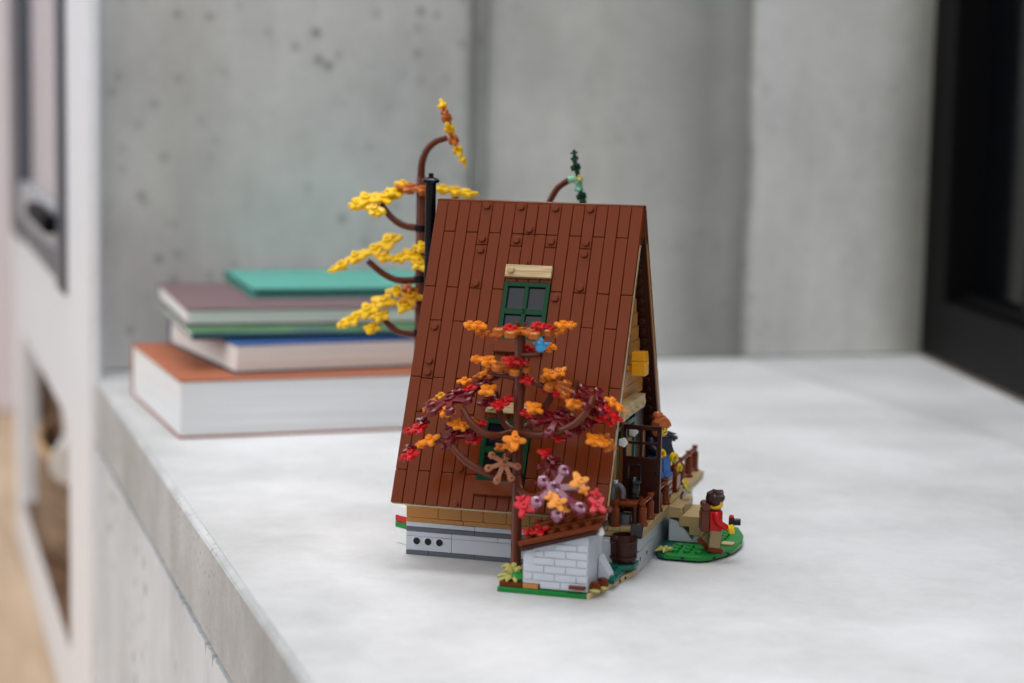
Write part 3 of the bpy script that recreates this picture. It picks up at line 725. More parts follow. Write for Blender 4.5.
def build_shed():
    t = toy('stone_shed', 'little light grey brick shed with a slanted brown studded roof, in front of the cabin', 'toy shed', 0, 0, 0)
    q = MB(S); q.box(10.85, 18.0, -17.5, -9.2, 0, .4, .04)
    for i in range(11, 13):
        for j in range(-16, -10):
            q.stud(i+.35, j+.5, .4)
    q.obj('base_plate', 'green', t)
    q = MB(S); q.prism([(18.02, -17.5), (18.25, -17.5), (19.95, -8.25), (18.02, -8.25)], 0, .46, 'z', .04); q.obj('base_plate', 'tan', t, label='tan wedge plate')
    for k, f in enumerate((.22, .32, .62, .74)):
        x, y = 18.25+1.7*f, -17.5+9.25*f
        q = MB(S); q.ball((x, y, .24), (.12, .22, .12), seg=8, rings=5); q.obj('peg_hole', 'black', t)
    q = MB(S); q.box(10.95, 12.75, -17.3, -12.8, .42, .8, .04); q.obj('soil_plate', 'brown', t)
    q = MB(S); q.box(12.85, 14.1, -17.36, -16.4, .42, .78, .03); q.obj('plinth', 'nougat', t)
    # front wall: rounded upper left corner, masonry courses in relief
    def top(x): return 3.5 + (x-12.8)*(4.9-3.5)/(18-12.8)
    arc = [(13.5 - .68*math.cos(a), 2.8 + .68*math.sin(a)) for a in [PI/2*i/6 for i in range(7)]]
    q = MB(S); q.prism([(12.83, .82)] + arc + [(14.0, top(14.0)-.1), (17.97, top(17.97)), (17.97, .45), (14.2, .45), (14.2, .82)], -17.2, -16.4, 'y', .02)
    rnd = random.Random(4)
    zs = [.5, 1.12, 1.74, 2.36, 2.98, 3.6]
    for r, z in enumerate(zs):
        x = 14.25 if z < .8 else 12.9
        off = .7 if r % 2 else 1.6
        xs = [x]
        nx = x + off
        while nx < 17.6: xs.append(nx); nx += 1.75
        xs.append(17.94)
        for a, b in zip(xs, xs[1:]):
            z1 = min(z+.56, top(a)-.12)
            if z1 - z < .2: continue
            if z > 2.3 and a < 13.6: a = 13.75
            if b-a > .3: q.box(a+.03, b-.03, -17.3, -17.1, z+.03, z1, .03)
    q.box(17.2, 17.95, -16.38, -13.4, .45, 4.9, .03)               # right wall
    q.box(12.9, 13.7, -16.38, -13.9, .82, 3.2, .03)
    q.box(17.0, 18.0, -13.3, -12.4, .42, 4.9, .03)
    q.obj('stone_wall', 'lgray', t)
    q = MB(S); q.prism([(18.02, .85), (19.1, .85), (18.1, 2.5), (18.02, 2.5)], -13.9, -12.4, 'y', .03); q.box(17.0, 18.25, -9.9, -8.5, .42, 3.0, .05); q.obj('stone_slope', 'lgray', t)
    q = MB(S); q.box(18.05, 19.35, -14.0, -8.4, .48, .85, .03); q.prism([(17.9, -10.9), (19.0, -11.2), (20.1, -10), (20.1, -8.4), (17.9, -8.4)], .86, 1.24, 'z', .03)
    for y in (-13.6, -12.4, -11.5): q.stud(19.0, y, .85)
    q.obj('moss_plate', 'teal', t)
    for (x, y, mt) in ((18.35, -16.3, 'brown'), (18.62, -14.8, 'brown')):
        q = MB(S); q.cyl(x, y, .47, .9, .48, n=18, bev=.05); q.stud(x, y, .9); q.obj('round_plate', mt, t)
    q = MB(S); q.box(16.6, 17.9, -17.75, -17.32, .75, 1.0, .03); q.obj('tool_handle', 'brown', t)
    q = MB(S); q.ball((18.5, -16.9, .58), (.5, .25, .14), seg=10, rings=6); q.ball((18.9, -15.8, .58), (.4, .35, .12), seg=10, rings=6); q.obj('sprig', 'olive', t)
    # slanted roof in three overlapping rows of studded plates
    ang = math.atan2(1.85, 6.2)
    q = MB(S)
    for r in range(3):
        Mr = Matrix.Translation((12.6+.12*r, -17.75+1.1*r, 3.72+.42*r)) @ Matrix.Rotation(-ang, 4, 'Y')
        n = 6
        q.box(0, n+.65, 0, 1.12, 0, .42, .07, Mr)
        for i in range(n):
            q.stud(i+.75, .55, .42, Mr, r=.33, h=.26)
    q.obj('roof', 'brown', t)
    q = MB(S)
    Mr = Matrix.Translation((12.6, -17.75, 3.68)) @ Matrix.Rotation(-ang, 4, 'Y')
    q.box(.05, 6.3, .04, 4.2, -.34, -.02, .04, Mr); q.obj('roof_underside', 'dkbrown', t)
    q = MB(S); Mc = Matrix.Translation((18.75, -16.6, 5.4)) @ Matrix.Rotation(-ang, 4, 'Y')
    q.box(-.2, .2, -.2, .2, -.5, .1, .06, Mc); q.obj('roof_clip', 'white', t)
build_shed()

def build_small_things():
    # barrel and its lid
    t = toy('barrel', 'small dark brown barrel standing by the porch corner', 'barrel', 19.02, -9.45, 1.26)
    q = MB(S); q.lathe([(0, 0), (.9, 0), (1.0, .25), (1.08, 1.1), (1.0, 2.0), (.92, 2.25), (.8, 2.25), (.8, 1.9), (0, 1.9)], n=20)
    for k in range(20): q.box(1.02, 1.09, -.02, .02, .3, 1.95, M_=Matrix.Rotation(2*PI*k/20, 4, 'Z'))
    q.obj('staves', 'dkbrown', t)
    for z in (.45, 1.7):
        q = MB(S); q.lathe([(1.03, z-.1), (1.12, z-.1), (1.12, z+.1), (1.03, z+.1)], n=24); q.obj('hoop', 'dkbrown', t)
    o = toy('chest_lid', 'black tilted flap resting above the barrel beside the deck corner', 'lid', 19.95, -9.0, 3.5)
    q = MB(S); Mx = Matrix.Rotation(R_(-24), 4, 'X')
    q.box(-.5, .5, -.12, .12, -.25, .85, .05, Mx); q.obj('flap', 'black', o)
    q = MB(S); q.tube([(-.45, 0, -.2), (.45, 0, -.2)], .16, 10); q.obj('hinge', 'black', o)
    # bench with lantern and tap
    b = toy('porch_table', 'low reddish brown table on the porch under the black lantern', 'table', 18.7, -6.4, 3.8)
    q = MB(S); q.box(-1.1, 1.0, -1.2, 1.2, 1.75, 2.05, .05); q.obj('tabletop', 'brown', b)
    for x in (-.8, .7):
        for y in (-.9, .9):
            q = MB(S); q.cyl(x, y, 0, 1.74, .22, n=12); q.obj('leg', 'dkbrown', b)
    l = toy('lantern', 'black lantern with a wire handle on the porch table', 'lantern', 19.05, -6.2, 5.86); l.scale = (1.18, 1.18, 1.1)
    q = MB(S); q.lathe([(0, 0), (.48, 0), (.48, .18), (.38, .25), (.38, .3), (0, .3)], n=18); q.obj('base', 'black', l)
    q = MB(S); q.lathe([(0, .28), (.36, .3), (.42, .7), (.36, 1.15), (0, 1.16)], n=18); q.obj('globe', 'black', l)
    q = MB(S); q.lathe([(0, 1.14), (.46, 1.16), (.46, 1.34), (.3, 1.5), (.18, 1.6), (0, 1.62)], n=18); q.obj('cap', 'black', l)
    q = MB(S); q.tube([(-.44, 0, 1.2), (-.44, 0, 2.35), (-.36, 0, 2.5), (.36, 0, 2.55), (.44, 0, 2.4), (.44, 0, 1.2)], .07, 8); q.obj('handle', 'black', l)
    p = toy('water_tap', 'grey bent water pipe standing at the porch corner beside the roof edge', 'pipe', 17.85, -7.2, 5.86)
    q = MB(S); q.tube(smooth_path([(-.35, 0, -2.05), (-.35, 0, .75), (-.1, 0, 1.1), (.25, 0, 1.1), (.5, 0, .75), (.5, 0, .1)]), .24, 12); q.obj('pipe', 'dgray', p)
    q = MB(S); q.cyl(-.1, 0, 1.3, 1.55, .2, n=12); q.obj('valve', 'lgray', p)
    k = toy('toy_bucket', 'small dark grey bucket under the porch table', 'bucket', 18.55, -7.0, 3.82)
    q = MB(S); q.lathe([(0, 0), (.42, 0), (.55, .85), (.48, .85), (.38, .08), (0, .08)], n=18); q.obj('body', 'dgray', k)
    q = MB(S); q.tube([(.53*math.cos(a), 0, .8+.45*math.sin(a)) for a in [PI*i/10 for i in range(11)]], .05, 6); q.obj('handle', 'black', k)
    # striped box at the left end
    c = toy('striped_box', 'white box with one red and one green stripe, half hidden behind the cabin', 'box', -2.23, -4.09, 0, rz=-.53)
    for z0, z1, mt in ((0, 1.35, 'white'), (1.35, 1.85, 'green'), (1.85, 2.4, 'red'), (2.4, 3.3, 'white')):
        q = MB(S); q.box(0, 1.9, 0, 1.0, z0+.01, z1-.005, .04); q.obj('brick', mt, c)
    # bush in the front left corner
    u = toy('toy_bush', 'olive and green leafy bush at the left foot of the shed wall', 'plant', 11.9, -16.4, .75); u.scale = (.85, .85, .62)
    q = MB(S)
    for a, l_, h in ((3.3, 1.6, .55), (2.7, 1.5, 1.55), (4.4, 1.3, .45), (5.1, 1.2, .4), (1.9, 1.2, 1.6), (.9, 1.0, 1.3), (3.8, 1.45, .3), (3.0, 1.0, 1.15)):
        dx, dy = math.cos(a), math.sin(a)
        q.tube(smooth_path([(0, 0, .15), (dx*l_*.45, dy*l_*.45, h+.1), (dx*l_*.8, dy*l_*.8, h), (dx*l_, dy*l_, h-.3)], 3), [.16, .2, .24, .28, .28, .26, .22, .2, .15, .07], 6)
    q.cyl(0, 0, 0, .9, .3, n=12); q.obj('fronds', 'olive', u)
    q = MB(S); q.lathe([(0, .1), (.7, .15), (.85, .55), (.7, 1.0), (.3, 1.15), (0, 1.16)], (.55, -.1, 0), 14); q.obj('shrub', 'green', u)
    # flower standing behind the steps
    f = toy('toy_flower', 'pale yellow flower on a dark stem beside the porch deck', 'flower', 20.75, 5.6, 3.0)
    q = MB(S); q.tube([(0, 0, 0), (.0, 0, .9), (.15, 0, 1.3)], .12, 8); q.cyl(-.05, 0, -.4, .1, .35, n=12); q.obj('stem', 'dgray', f)
    q = MB(S); Mf = Matrix.Translation((.35, 0, 1.75)) @ Matrix.Rotation(R_(60), 4, 'Y')
    for k in range(5):
        a = 2*PI*k/5; q.ball((.42*math.cos(a), .42*math.sin(a), .1), (.36, .36, .14), M_=Mf @ Matrix.Rotation(0, 4, 'Z'), seg=10, rings=6)
    q.lathe([(0, -.35), (.3, 0), (.3, .2), (0, .25)], n=12, M_=Mf); q.obj('petals', 'olive', f)
    q = MB(S); q.cyl(.35, -.25, 1.9, 2.5, .22, .1, n=10); q.obj('bud', 'yellow', f)
    # blue bird in the maple
    d = toy('toy_bird', 'tiny bright blue bird perched in the top of the red leaved tree', 'bird', 12.97, -13.9, 18.5)
    q = MB(S); q.ball((0, 0, .35), (.42, .5, .42)); q.ball((0, -.28, .85), .33); q.prism([(-.2, .3), (.2, .3), (.34, 1.05), (-.34, 1.05)], .25, .42, 'z', .04)
    q.obj('body', 'blue', d)
    for s in (-1, 1):
        q = MB(S); q.prism([(s*.3, -.3), (s*.62, -.1), (s*.7, .4), (s*.4, .45)], .55, .72, 'z', .04); q.obj('wing', 'blue', d)
    q = MB(S); q.lathe([(.1, 0), (.0, .25)], n=8, M_=Matrix.Translation((0, -.58, .83)) @ Matrix.Rotation(PI/2, 4, 'X')); q.obj('beak', 'mustard', d)
build_small_things()

# ------------------------------------------------------------------ trees
def polar_leaf(fn, n=48, th=.3, bev=.07, stud=True):
    q = MB(S)
    q.prism([(fn(2*PI*i/n)*math.cos(2*PI*i/n), fn(2*PI*i/n)*math.sin(2*PI*i/n)) for i in range(n)], -th/2, th/2, 'z', bev)
    if stud:
        q.lathe([(.3, th/2-.02), (.3, th/2+.18), (.25, th/2+.22), (.14, th/2+.22), (.13, th/2+.1), (0, th/2+.1)], n=14)
        q.lathe([(0, -th/2-.3), (.28, -th/2-.3), (.28, 0), (0, 0)], n=12)
    return q
def spray():
    q = MB(S)
    arms = [(0, 1.0), (46, .86), (-46, .86), (98, .7), (-98, .7), (180, .35)]
    for a, l_ in arms:
        c, s_ = math.cos(R_(a)), math.sin(R_(a)); w = .11
        q.prism([(-s_*w, c*w), (s_*w, -c*w), (c*l_*.8 + s_*w*.8, s_*l_*.8 - c*w*.8), (c*l_*.8 - s_*w*.8, s_*l_*.8 + c*w*.8)], -.06, .06, 'z', .02)
        q.lathe([(.0, -.06), (.15, -.07), (.16, .07), (.11, .1), (.06, .1), (.06, .02), (0, .02)], (c*l_*.84, s_*l_*.84, 0), 12)
        for da in (-32, 32):
            c2, s2 = math.cos(R_(a+da)), math.sin(R_(a+da))
            q.prism([(c*l_*.45, s_*l_*.45), (c*l_*.62, s_*l_*.62), (c*l_*.55+c2*.3, s_*l_*.55+s2*.3), (c*l_*.42+c2*.2, s_*l_*.42+s2*.2)], -.05, .05, 'z', .015)
    q.lathe([(0, -.08), (.17, -.08), (.17, .1), (.08, .12), (.08, .03), (0, .03)], n=14)
    return q
LEAF_MESH = {}
def leaf_mesh(kind, col, variant):
    key = (kind, col, variant)
    if key not in LEAF_MESH:
        if kind == 'F': q = polar_leaf((lambda a: .70+.27*math.cos(4*a)) if variant else (lambda a: .68+.24*math.cos(4*a)+.08*math.cos(a+.6)), th=.32, bev=.08)
        elif kind == 'Y': q = polar_leaf((lambda a: .70+.22*math.cos(5*a)) if variant else (lambda a: .68+.2*math.cos(4*a)+.1*math.cos(2*a+.6)), th=.40, bev=.09)
        else: q = spray()
        LEAF_MESH[key] = q.mesh({'F': 'flower_leaf', 'Y': 'leaf_cluster', 'S': 'leaf_spray'}[kind], col)
    return LEAF_MESH[key]
CAMD = Vector((.26, -.965, 0)).normalized()
def put_leaves(tree, base, data, seed):
    rnd = random.Random(seed)
    bx = Vector(base)
    for x, y, z, kind, col, r, tilt, roll in data:
        me = leaf_mesh(kind, col, rnd.randint(0, 1))
        o = bpy.data.objects.new({'F': 'flower_leaf', 'Y': 'leaf_cluster', 'S': 'leaf_spray'}[kind], me); COL.objects.link(o); o.parent = tree
        ax = Vector((0, 0, 1)).cross(CAMD)
        m = Matrix.Rotation(R_(tilt), 3, ax) @ Matrix.Rotation(R_(-roll), 3, CAMD) @ Matrix.Rotation(rnd.uniform(0, 2*PI), 3, 'Z')
        o.location = (Vector((x, y, z))-bx)*S; o.rotation_euler = m.to_euler()
        k = r*(.9 if kind == 'F' else 1.0); o.scale = (k, k, k if kind == 'S' else max(.75, min(1.0, r)))
def branch(tree, base, pts, r0, r1, n=6):
    p = smooth_path([Vector(q)-Vector(base) for q in pts], n)
    q = MB(S); L = len(p); q.tube(p, [r0+(r1-r0)*i/(L-1) for i in range(L)], 10)
    return q.obj('branch', 'trunk', tree)
def trunk(tree, h, r, collars=(), top=True):
    q = MB(S); q.lathe([(0, 0), (r*1.15, 0), (r*1.15, .5), (r, .6), (r, h-.1), (r*.9, h), (0, h)], n=16)
    if top:
        for a in (0.4, 2.6, 4.4):
            q.tube([(0, 0, h-.1), (.35*math.cos(a), .2*math.sin(a), h+.35), (.6*math.cos(a), .3*math.sin(a), h+.6)], [.16, .13, .07], 6)
    q.obj('trunk', 'trunk', tree)
    for z in collars:
        q = MB(S); q.lathe([(r*.9, z-.28), (r*1.25, z-.28), (r*1.25, z+.28), (r*.9, z+.28)], n=16); q.obj('collar', 'black', tree)
RED_LEAVES = [
    (11.02,-13.00,19.91,'S','dkorange',3.0,2,0),
    (7.63,-13.20,20.16,'F','orange',1.0,6,0),
    (7.09,-13.60,20.25,'F','orange',0.85,6,0),
    (7.81,-12.40,19.52,'F','dkorange',0.8,6,0),
    (10.29,-13.60,20.18,'F','red',0.85,10,0),
    (12.64,-13.60,20.46,'F','red',0.85,10,0),
    (13.32,-12.80,20.25,'F','red',0.7,10,0),
    (14.60,-13.40,20.61,'F','orange',0.9,6,0),
    (15.11,-12.90,20.59,'F','orange',0.7,4,0),
    (13.84,-12.60,19.86,'F','dkorange',0.8,8,0),
    (8.97,-12.40,19.42,'F','dkorange',0.8,5,0),
    (11.40,-12.20,18.41,'F','red',0.9,10,0),
    (13.04,-11.60,18.59,'F','orange',0.9,4,0),
    (12.09,-12.60,18.10,'F','red',0.6,5,0),
    (10.84,-13.00,16.97,'S','dkorange',2.6,8,8),
    (8.68,-13.80,17.50,'F','orange',1.05,16,0),
    (7.65,-13.40,17.56,'F','orange',0.75,8,0),
    (10.67,-13.90,17.63,'F','red',1.0,14,4),
    (11.24,-13.30,17.50,'F','red',0.8,14,4),
    (13.71,-13.00,15.94,'S','dkorange',2.4,14,24),
    (13.64,-13.40,16.70,'F','orange',0.9,20,10),
    (14.39,-13.20,16.88,'F','orange',0.75,30,-20),
    (11.84,-13.60,16.15,'F','red',0.8,20,0),
    (14.29,-13.60,15.19,'F','red',0.75,20,20),
    (13.10,-12.80,15.40,'F','red',0.6,20,20),
    (7.78,-12.60,15.38,'S','dkred',2.6,16,-18),
    (6.45,-12.60,15.62,'F','orange',0.8,14,-10),
    (8.51,-12.90,16.50,'F','orange',0.9,12,-10),
    (7.57,-12.20,16.04,'F','dkorange',0.7,12,-10),
    (7.06,-13.20,15.10,'F','red',0.8,20,-18),
    (8.76,-14.20,15.26,'F','orange',1.05,20,-8),
    (4.40,-12.40,14.26,'F','amber2',0.65,20,-14),
    (5.54,-13.60,14.18,'S','dkred',2.8,14,-20),
    (5.80,-12.60,14.62,'F','orange',0.65,20,-10),
    (5.62,-14.60,13.45,'F','orange',1.1,20,-14),
    (3.84,-13.00,13.74,'F','dkorange',0.8,22,-25),
    (3.50,-13.20,13.19,'F','dkorange',0.6,20,-20),
    (3.03,-14.00,11.74,'F','red',0.95,20,-12),
    (3.24,-13.40,12.31,'F','dkred',0.7,30,0),
    (2.26,-14.20,11.56,'F','red',0.6,16,-12),
    (9.90,-14.40,14.24,'F','red',0.95,24,-16),
    (10.49,-14.20,14.65,'F','red',0.6,20,-10),
    (9.01,-13.60,14.39,'F','dkred',0.8,26,0),
    (8.48,-14.00,14.10,'F','dkred',0.8,26,0),
    (6.25,-14.40,11.45,'S','dkred',2.9,14,-22),
    (6.40,-14.40,12.43,'F','orange',0.95,18,-6),
    (7.02,-14.80,12.29,'F','orange',0.7,18,0),
    (4.31,-14.80,11.07,'F','orange',1.05,18,-22),
    (3.50,-14.60,10.66,'F','orange',0.7,14,-22),
    (2.81,-15.00,9.87,'F','red',0.95,22,-16),
    (2.22,-15.00,9.59,'F','red',0.55,14,-16),
    (2.58,-14.60,10.19,'F','dkred',0.75,26,-10),
    (7.95,-14.80,11.31,'F','red',0.8,18,-10),
    (8.42,-14.00,12.57,'F','red',0.6,14,0),
    (7.64,-13.60,12.62,'F','dkorange',0.7,10,0),
    (5.79,-15.00,10.80,'F','dkred',0.8,26,-10),
    (4.71,-14.00,11.21,'F','dkred',0.7,20,-20),
    (14.57,-14.20,13.40,'S','dkred',2.7,28,6),
    (12.86,-14.80,14.17,'F','orange',1.05,22,12),
    (12.14,-14.20,13.64,'F','red',0.85,12,6),
    (15.75,-14.20,14.58,'F','orange',0.95,20,10),
    (16.50,-14.00,14.44,'F','orange',0.65,14,14),
    (13.88,-14.60,13.18,'F','dkred',0.8,30,0),
    (15.67,-14.40,13.34,'F','dkred',0.8,30,0),
    (14.78,-13.80,13.90,'F','dkred',0.75,20,0),
    (16.86,-13.20,14.89,'F','dkred',0.8,24,20),
    (16.07,-13.00,15.29,'F','orange',0.6,10,20),
    (17.60,-13.60,14.84,'S','dkred',2.3,26,22),
    (18.71,-13.60,14.83,'F','orange',0.85,20,28),
    (19.36,-13.60,14.40,'F','orange',0.75,14,30),
    (18.39,-14.20,14.11,'F','red',1.0,38,20),
    (19.12,-14.20,13.77,'F','red',0.8,40,20),
    (17.84,-13.80,13.55,'F','red',0.7,30,14),
    (18.77,-14.00,13.32,'F','red',0.6,30,14),
    (17.06,-14.20,13.16,'F','dkred',0.8,30,10),
    (17.30,-13.60,13.95,'F','dkred',0.7,30,10),
    (17.77,-15.00,12.00,'F','orange',1.1,20,10),
    (18.52,-14.80,11.79,'F','orange',0.7,14,10),
    (18.75,-14.40,11.50,'F','dkorange',0.9,34,0),
    (18.37,-14.20,12.07,'F','dkorange',0.7,34,10),
    (14.76,-14.80,11.93,'F','red',0.7,24,10),
    (14.04,-15.60,10.75,'F','red',0.85,30,10),
    (14.58,-15.80,10.43,'F','dkred',0.8,36,10),
    (16.20,-14.20,12.56,'F','dkred',0.7,30,10),
    (10.55,-15.20,9.73,'S','tan_leaf',1.9,62,12),
    (11.63,-16.00,11.76,'F','orange',1.15,44,10),
    (11.15,-15.70,11.20,'F','orange',0.7,40,10),
    (10.20,-15.20,10.97,'F','dkorange',0.6,30,0),
    (15.26,-17.90,8.51,'S','plum',3.1,50,8),
    (14.48,-16.00,9.91,'S','dkred',1.4,40,10),
    (17.48,-18.40,9.31,'F','amber',1.05,52,16),
    (17.52,-17.20,8.47,'F','amber',0.6,50,16),
    (15.93,-18.90,7.67,'F','amber',1.0,52,8),
    (15.32,-18.70,8.05,'F','amber',0.7,50,8),
    (16.18,-18.00,7.05,'F','amber',0.55,50,8),
    (13.04,-17.80,6.92,'F','rose',1.1,52,-14),
    (12.63,-17.50,7.38,'F','rose',0.6,50,-14),
    (18.66,-17.60,7.47,'F','rose',1.0,54,14),
    (18.49,-17.30,8.25,'F','rose',0.6,50,10),
]
GOLD_LEAVES = [
    (-9.11,11.50,28.60,'Y','yellow',1.5,22,0),
    (-10.70,11.00,28.47,'Y','yellow',1.5,26,-8),
    (-9.69,10.40,27.61,'Y','yellow',1.2,40,0),
    (-8.05,11.80,29.17,'Y','yellow',1.2,24,0),
    (-11.43,10.60,27.91,'Y','yellow',1.0,24,-10),
    (-9.22,10.20,27.27,'Y','yellow',0.8,20,0),
    (-6.59,11.50,29.60,'Y','dkorange',1.5,14,0),
    (-5.09,10.80,29.49,'Y','dkorange',1.2,10,4),
    (-2.40,12.00,29.44,'Y','yellow',1.5,10,0),
    (-1.14,12.00,29.21,'Y','yellow',1.0,8,0),
    (-3.43,11.60,29.61,'Y','yellow',1.1,10,0),
    (-7.45,12.00,29.92,'Y','yellow',0.9,12,0),
    (-8.67,11.50,24.54,'Y','yellow',1.6,26,-14),
    (-9.76,11.00,23.78,'Y','yellow',1.4,30,-20),
    (-11.48,10.60,23.09,'Y','yellow',1.3,26,-22),
    (-12.70,10.20,22.33,'Y','yellow',1.1,20,-28),
    (-13.41,10.00,21.94,'Y','yellow',0.7,18,-30),
    (-8.66,10.40,23.22,'Y','yellow',1.0,30,-10),
    (-8.26,12.00,24.89,'Y','yellow',0.9,24,-10),
    (-6.07,10.80,23.49,'Y','yellow',1.4,24,-6),
    (-7.16,10.60,23.18,'Y','yellow',1.0,20,-10),
    (-5.08,10.20,22.74,'Y','yellow',1.1,40,0),
    (-5.04,10.60,24.28,'Y','yellow',1.0,30,0),
    (-8.99,11.50,19.02,'Y','yellow',1.5,28,-12),
    (-10.38,11.00,18.16,'Y','yellow',1.5,30,-20),
    (-11.81,10.60,17.19,'Y','yellow',1.3,26,-24),
    (-12.59,10.30,16.81,'Y','yellow',0.8,20,-24),
    (-9.75,10.40,16.57,'Y','yellow',1.1,24,-4),
    (-9.05,10.60,17.70,'Y','yellow',1.1,30,-8),
    (-7.73,11.50,20.01,'Y','yellow',1.2,26,-10),
    (-6.11,10.80,19.59,'Y','amber2',1.4,40,0),
    (-6.55,10.40,18.78,'Y','yellow',1.1,40,0),
    (-6.48,11.00,20.40,'Y','dkorange',0.8,30,0),
    (-3.78,12.30,37.16,'Y','yellow',0.9,10,70),
    (-3.37,12.30,36.08,'Y','dkorange',1.2,10,68),
    (-3.07,12.30,35.08,'Y','yellow',1.2,12,68),
    (-2.67,12.30,34.09,'Y','dkorange',1.2,10,66),
    (-2.27,12.30,33.19,'Y','yellow',1.0,10,64),
    (-1.77,12.30,32.29,'Y','yellow',0.7,10,60),
    (-3.42,11.80,36.63,'Y','dkorange',0.7,10,70),
]
RED = [[(11.16, -13.2, 11.91), (13.2, -14.4, 12.0), (15.01, -15.2, 12.56), (16.32, -15.4, 13.3), (17.15, -15.0, 14.39), (17.33, -14.2, 15.22)], [(10.59, -13.2, 11.79), (9.71, -14.4, 11.68), (8.71, -15.2, 12.06), (7.78, -15.4, 12.83), (7.06, -15.0, 13.76)], [(10.69, -13.3, 8.2), (9.31, -14.8, 8.69), (7.84, -15.4, 9.49), (6.75, -15.4, 10.37), (5.95, -15.0, 11.21)], [(11.21, -13.4, 8.26), (11.9, -14.6, 7.41), (13.2, -15.8, 7.33), (14.5, -16.5, 8.11)], [(10.72, -12.8, 11.82), (9.66, -12.0, 12.27), (9.08, -11.8, 13.33), (8.78, -12.0, 14.79)], [(11.13, -12.8, 11.84), (12.13, -12.0, 12.75), (13.16, -12.0, 14.26), (13.86, -12.6, 15.5)], [(10.98, -13.4, 11.53), (10.87, -14.4, 10.81), (10.81, -15.0, 10.11)]]
GOLD = [[(-5.73, 12.0, 25.92), (-7.06, 11.6, 26.08), (-8.27, 11.4, 26.78), (-9.33, 11.3, 28.04)], [(-5.66, 12.0, 21.09), (-7.64, 11.5, 21.04), (-9.12, 11.2, 21.66), (-10.44, 11.0, 22.73)], [(-5.58, 12.0, 15.95), (-7.35, 11.4, 16.21), (-8.27, 11.2, 16.75), (-8.8, 11.0, 17.39)], [(-5.7, 12.0, 30.53), (-5.63, 12.0, 31.91), (-5.19, 12.1, 33.11), (-4.37, 12.2, 33.87), (-3.34, 12.3, 34.26)], [(-5.15, 12.0, 25.94), (-3.8, 12.0, 26.54), (-2.66, 12.0, 27.87), (-2.29, 12.0, 28.99)]]
GREEN = [[(5.93, 13.0, 27.75), (6.56, 13.0, 29.14), (7.19, 13.0, 30.07), (8.21, 13.0, 30.74), (8.96, 13.0, 30.85)]]

def build_trees():
    b = (11.05, -13.0, .8)
    t = toy('toy_tree', 'red and orange leaved brick-built tree standing in front of the cabin roof', 'toy tree', *b, group='brick-built trees')
    trunk(t, 19.3, .42, (7.4, 11.0))
    for p in RED: branch(t, b, p, .34, .26)
    for p in ([(11, -13, 18.0), (12.2, -13.5, 18.15), (12.95, -13.85, 18.4)],
              [(11, -13, 16.2), (9.6, -13.5, 16.4), (8.6, -13.7, 16.6)], [(11, -13, 16.2), (12.6, -13.1, 15.8), (14.2, -13.1, 15.2)]): branch(t, b, p, .26, .16)
    put_leaves(t, b, RED_LEAVES, 11)
    q = MB(S); q.tube([Vector((15.62, -13.0, 15.3))-Vector(b), Vector((15.75, -13, 16.3))-Vector(b)], [.22, .2], 10); q.obj('twig', 'trunk', t)
    b = (-5.6, 12.0, 0)
    t = toy('toy_tree', 'golden yellow leaved brick-built tree standing behind the cabin at left', 'toy tree', *b, group='brick-built trees')
    q = MB(S); q.cyl(0, 0, 0, .4, 1.0, n=28, bev=.05); q.obj('base_plate', 'green', t)
    trunk(t, 30.6, .5, (16.2, 21.2, 25.9), False)
    for p in GOLD: branch(t, b, p, .36, .28)
    put_leaves(t, b, GOLD_LEAVES, 12)
    b = (5.0, 13.0, 0)
    t = toy('toy_tree', 'slim tree with mint and dark green leaves just showing above the roof ridge', 'toy tree', *b, group='brick-built trees')
    q = MB(S); q.cyl(0, 0, 0, .4, 2.6, n=28, bev=.05); q.obj('base_plate', 'green', t)
    trunk(t, 26.5, .5, (10, 20), False)
    branch(t, b, [(5.0, 13, 26), (5.5, 13, 27.2)] + GREEN[0], .3, .3)
    for (x, y, z, kind, col, r, tilt, roll) in ((8.75, 13, 31.9, 'Y', 'dkgreen', .95, 24, 70), (8.62, 13, 32.7, 'Y', 'dkgreen', .55, 18, 76), (8.55, 13, 33.2, 'Y', 'dkgreen', .3, 12, 80), (9.2, 12.6, 30.9, 'Y', 'olive', .5, 20, 80),
             (9.05, 13, 30.6, 'Y', 'mint', .7, 30, 60), (9.1, 13, 30.0, 'Y', 'mint', .85, 26, 74), (9.35, 13, 29.3, 'Y', 'dkgreen', .95, 26, 68), (9.45, 13, 28.4, 'Y', 'dkgreen', .9, 20, 74)):
        put_leaves(t, b, [(x, y, z, kind, col, r, tilt, roll)], int(z*10))
    q = MB(S); q.tube([Vector((8.1, 13, 30.74))-Vector(b), Vector((9.0, 13, 30.86))-Vector(b)], .34, 10); q.obj('joint', 'mint', t)
    f = toy('fallen_leaf', 'red leaf lying on the slanted brown shed roof', 'leaf', 14.0, -16.9, 4.95)
    f['group'] = 'loose leaves'
    o = bpy.data.objects.new('blade', leaf_mesh('F', 'red', 1)); COL.objects.link(o); o.parent = f; o.scale = (.9, .9, .8); o.rotation_euler = (.3, -.3, .4)
    o = bpy.data.objects.new('blade', leaf_mesh('F', 'red', 0)); COL.objects.link(o); o.parent = f; o.scale = (.6, .6, .7); o.rotation_euler = (.2, -.2, 1.4); o.location = (-.85*S, -.2*S, -.12*S)
build_trees()

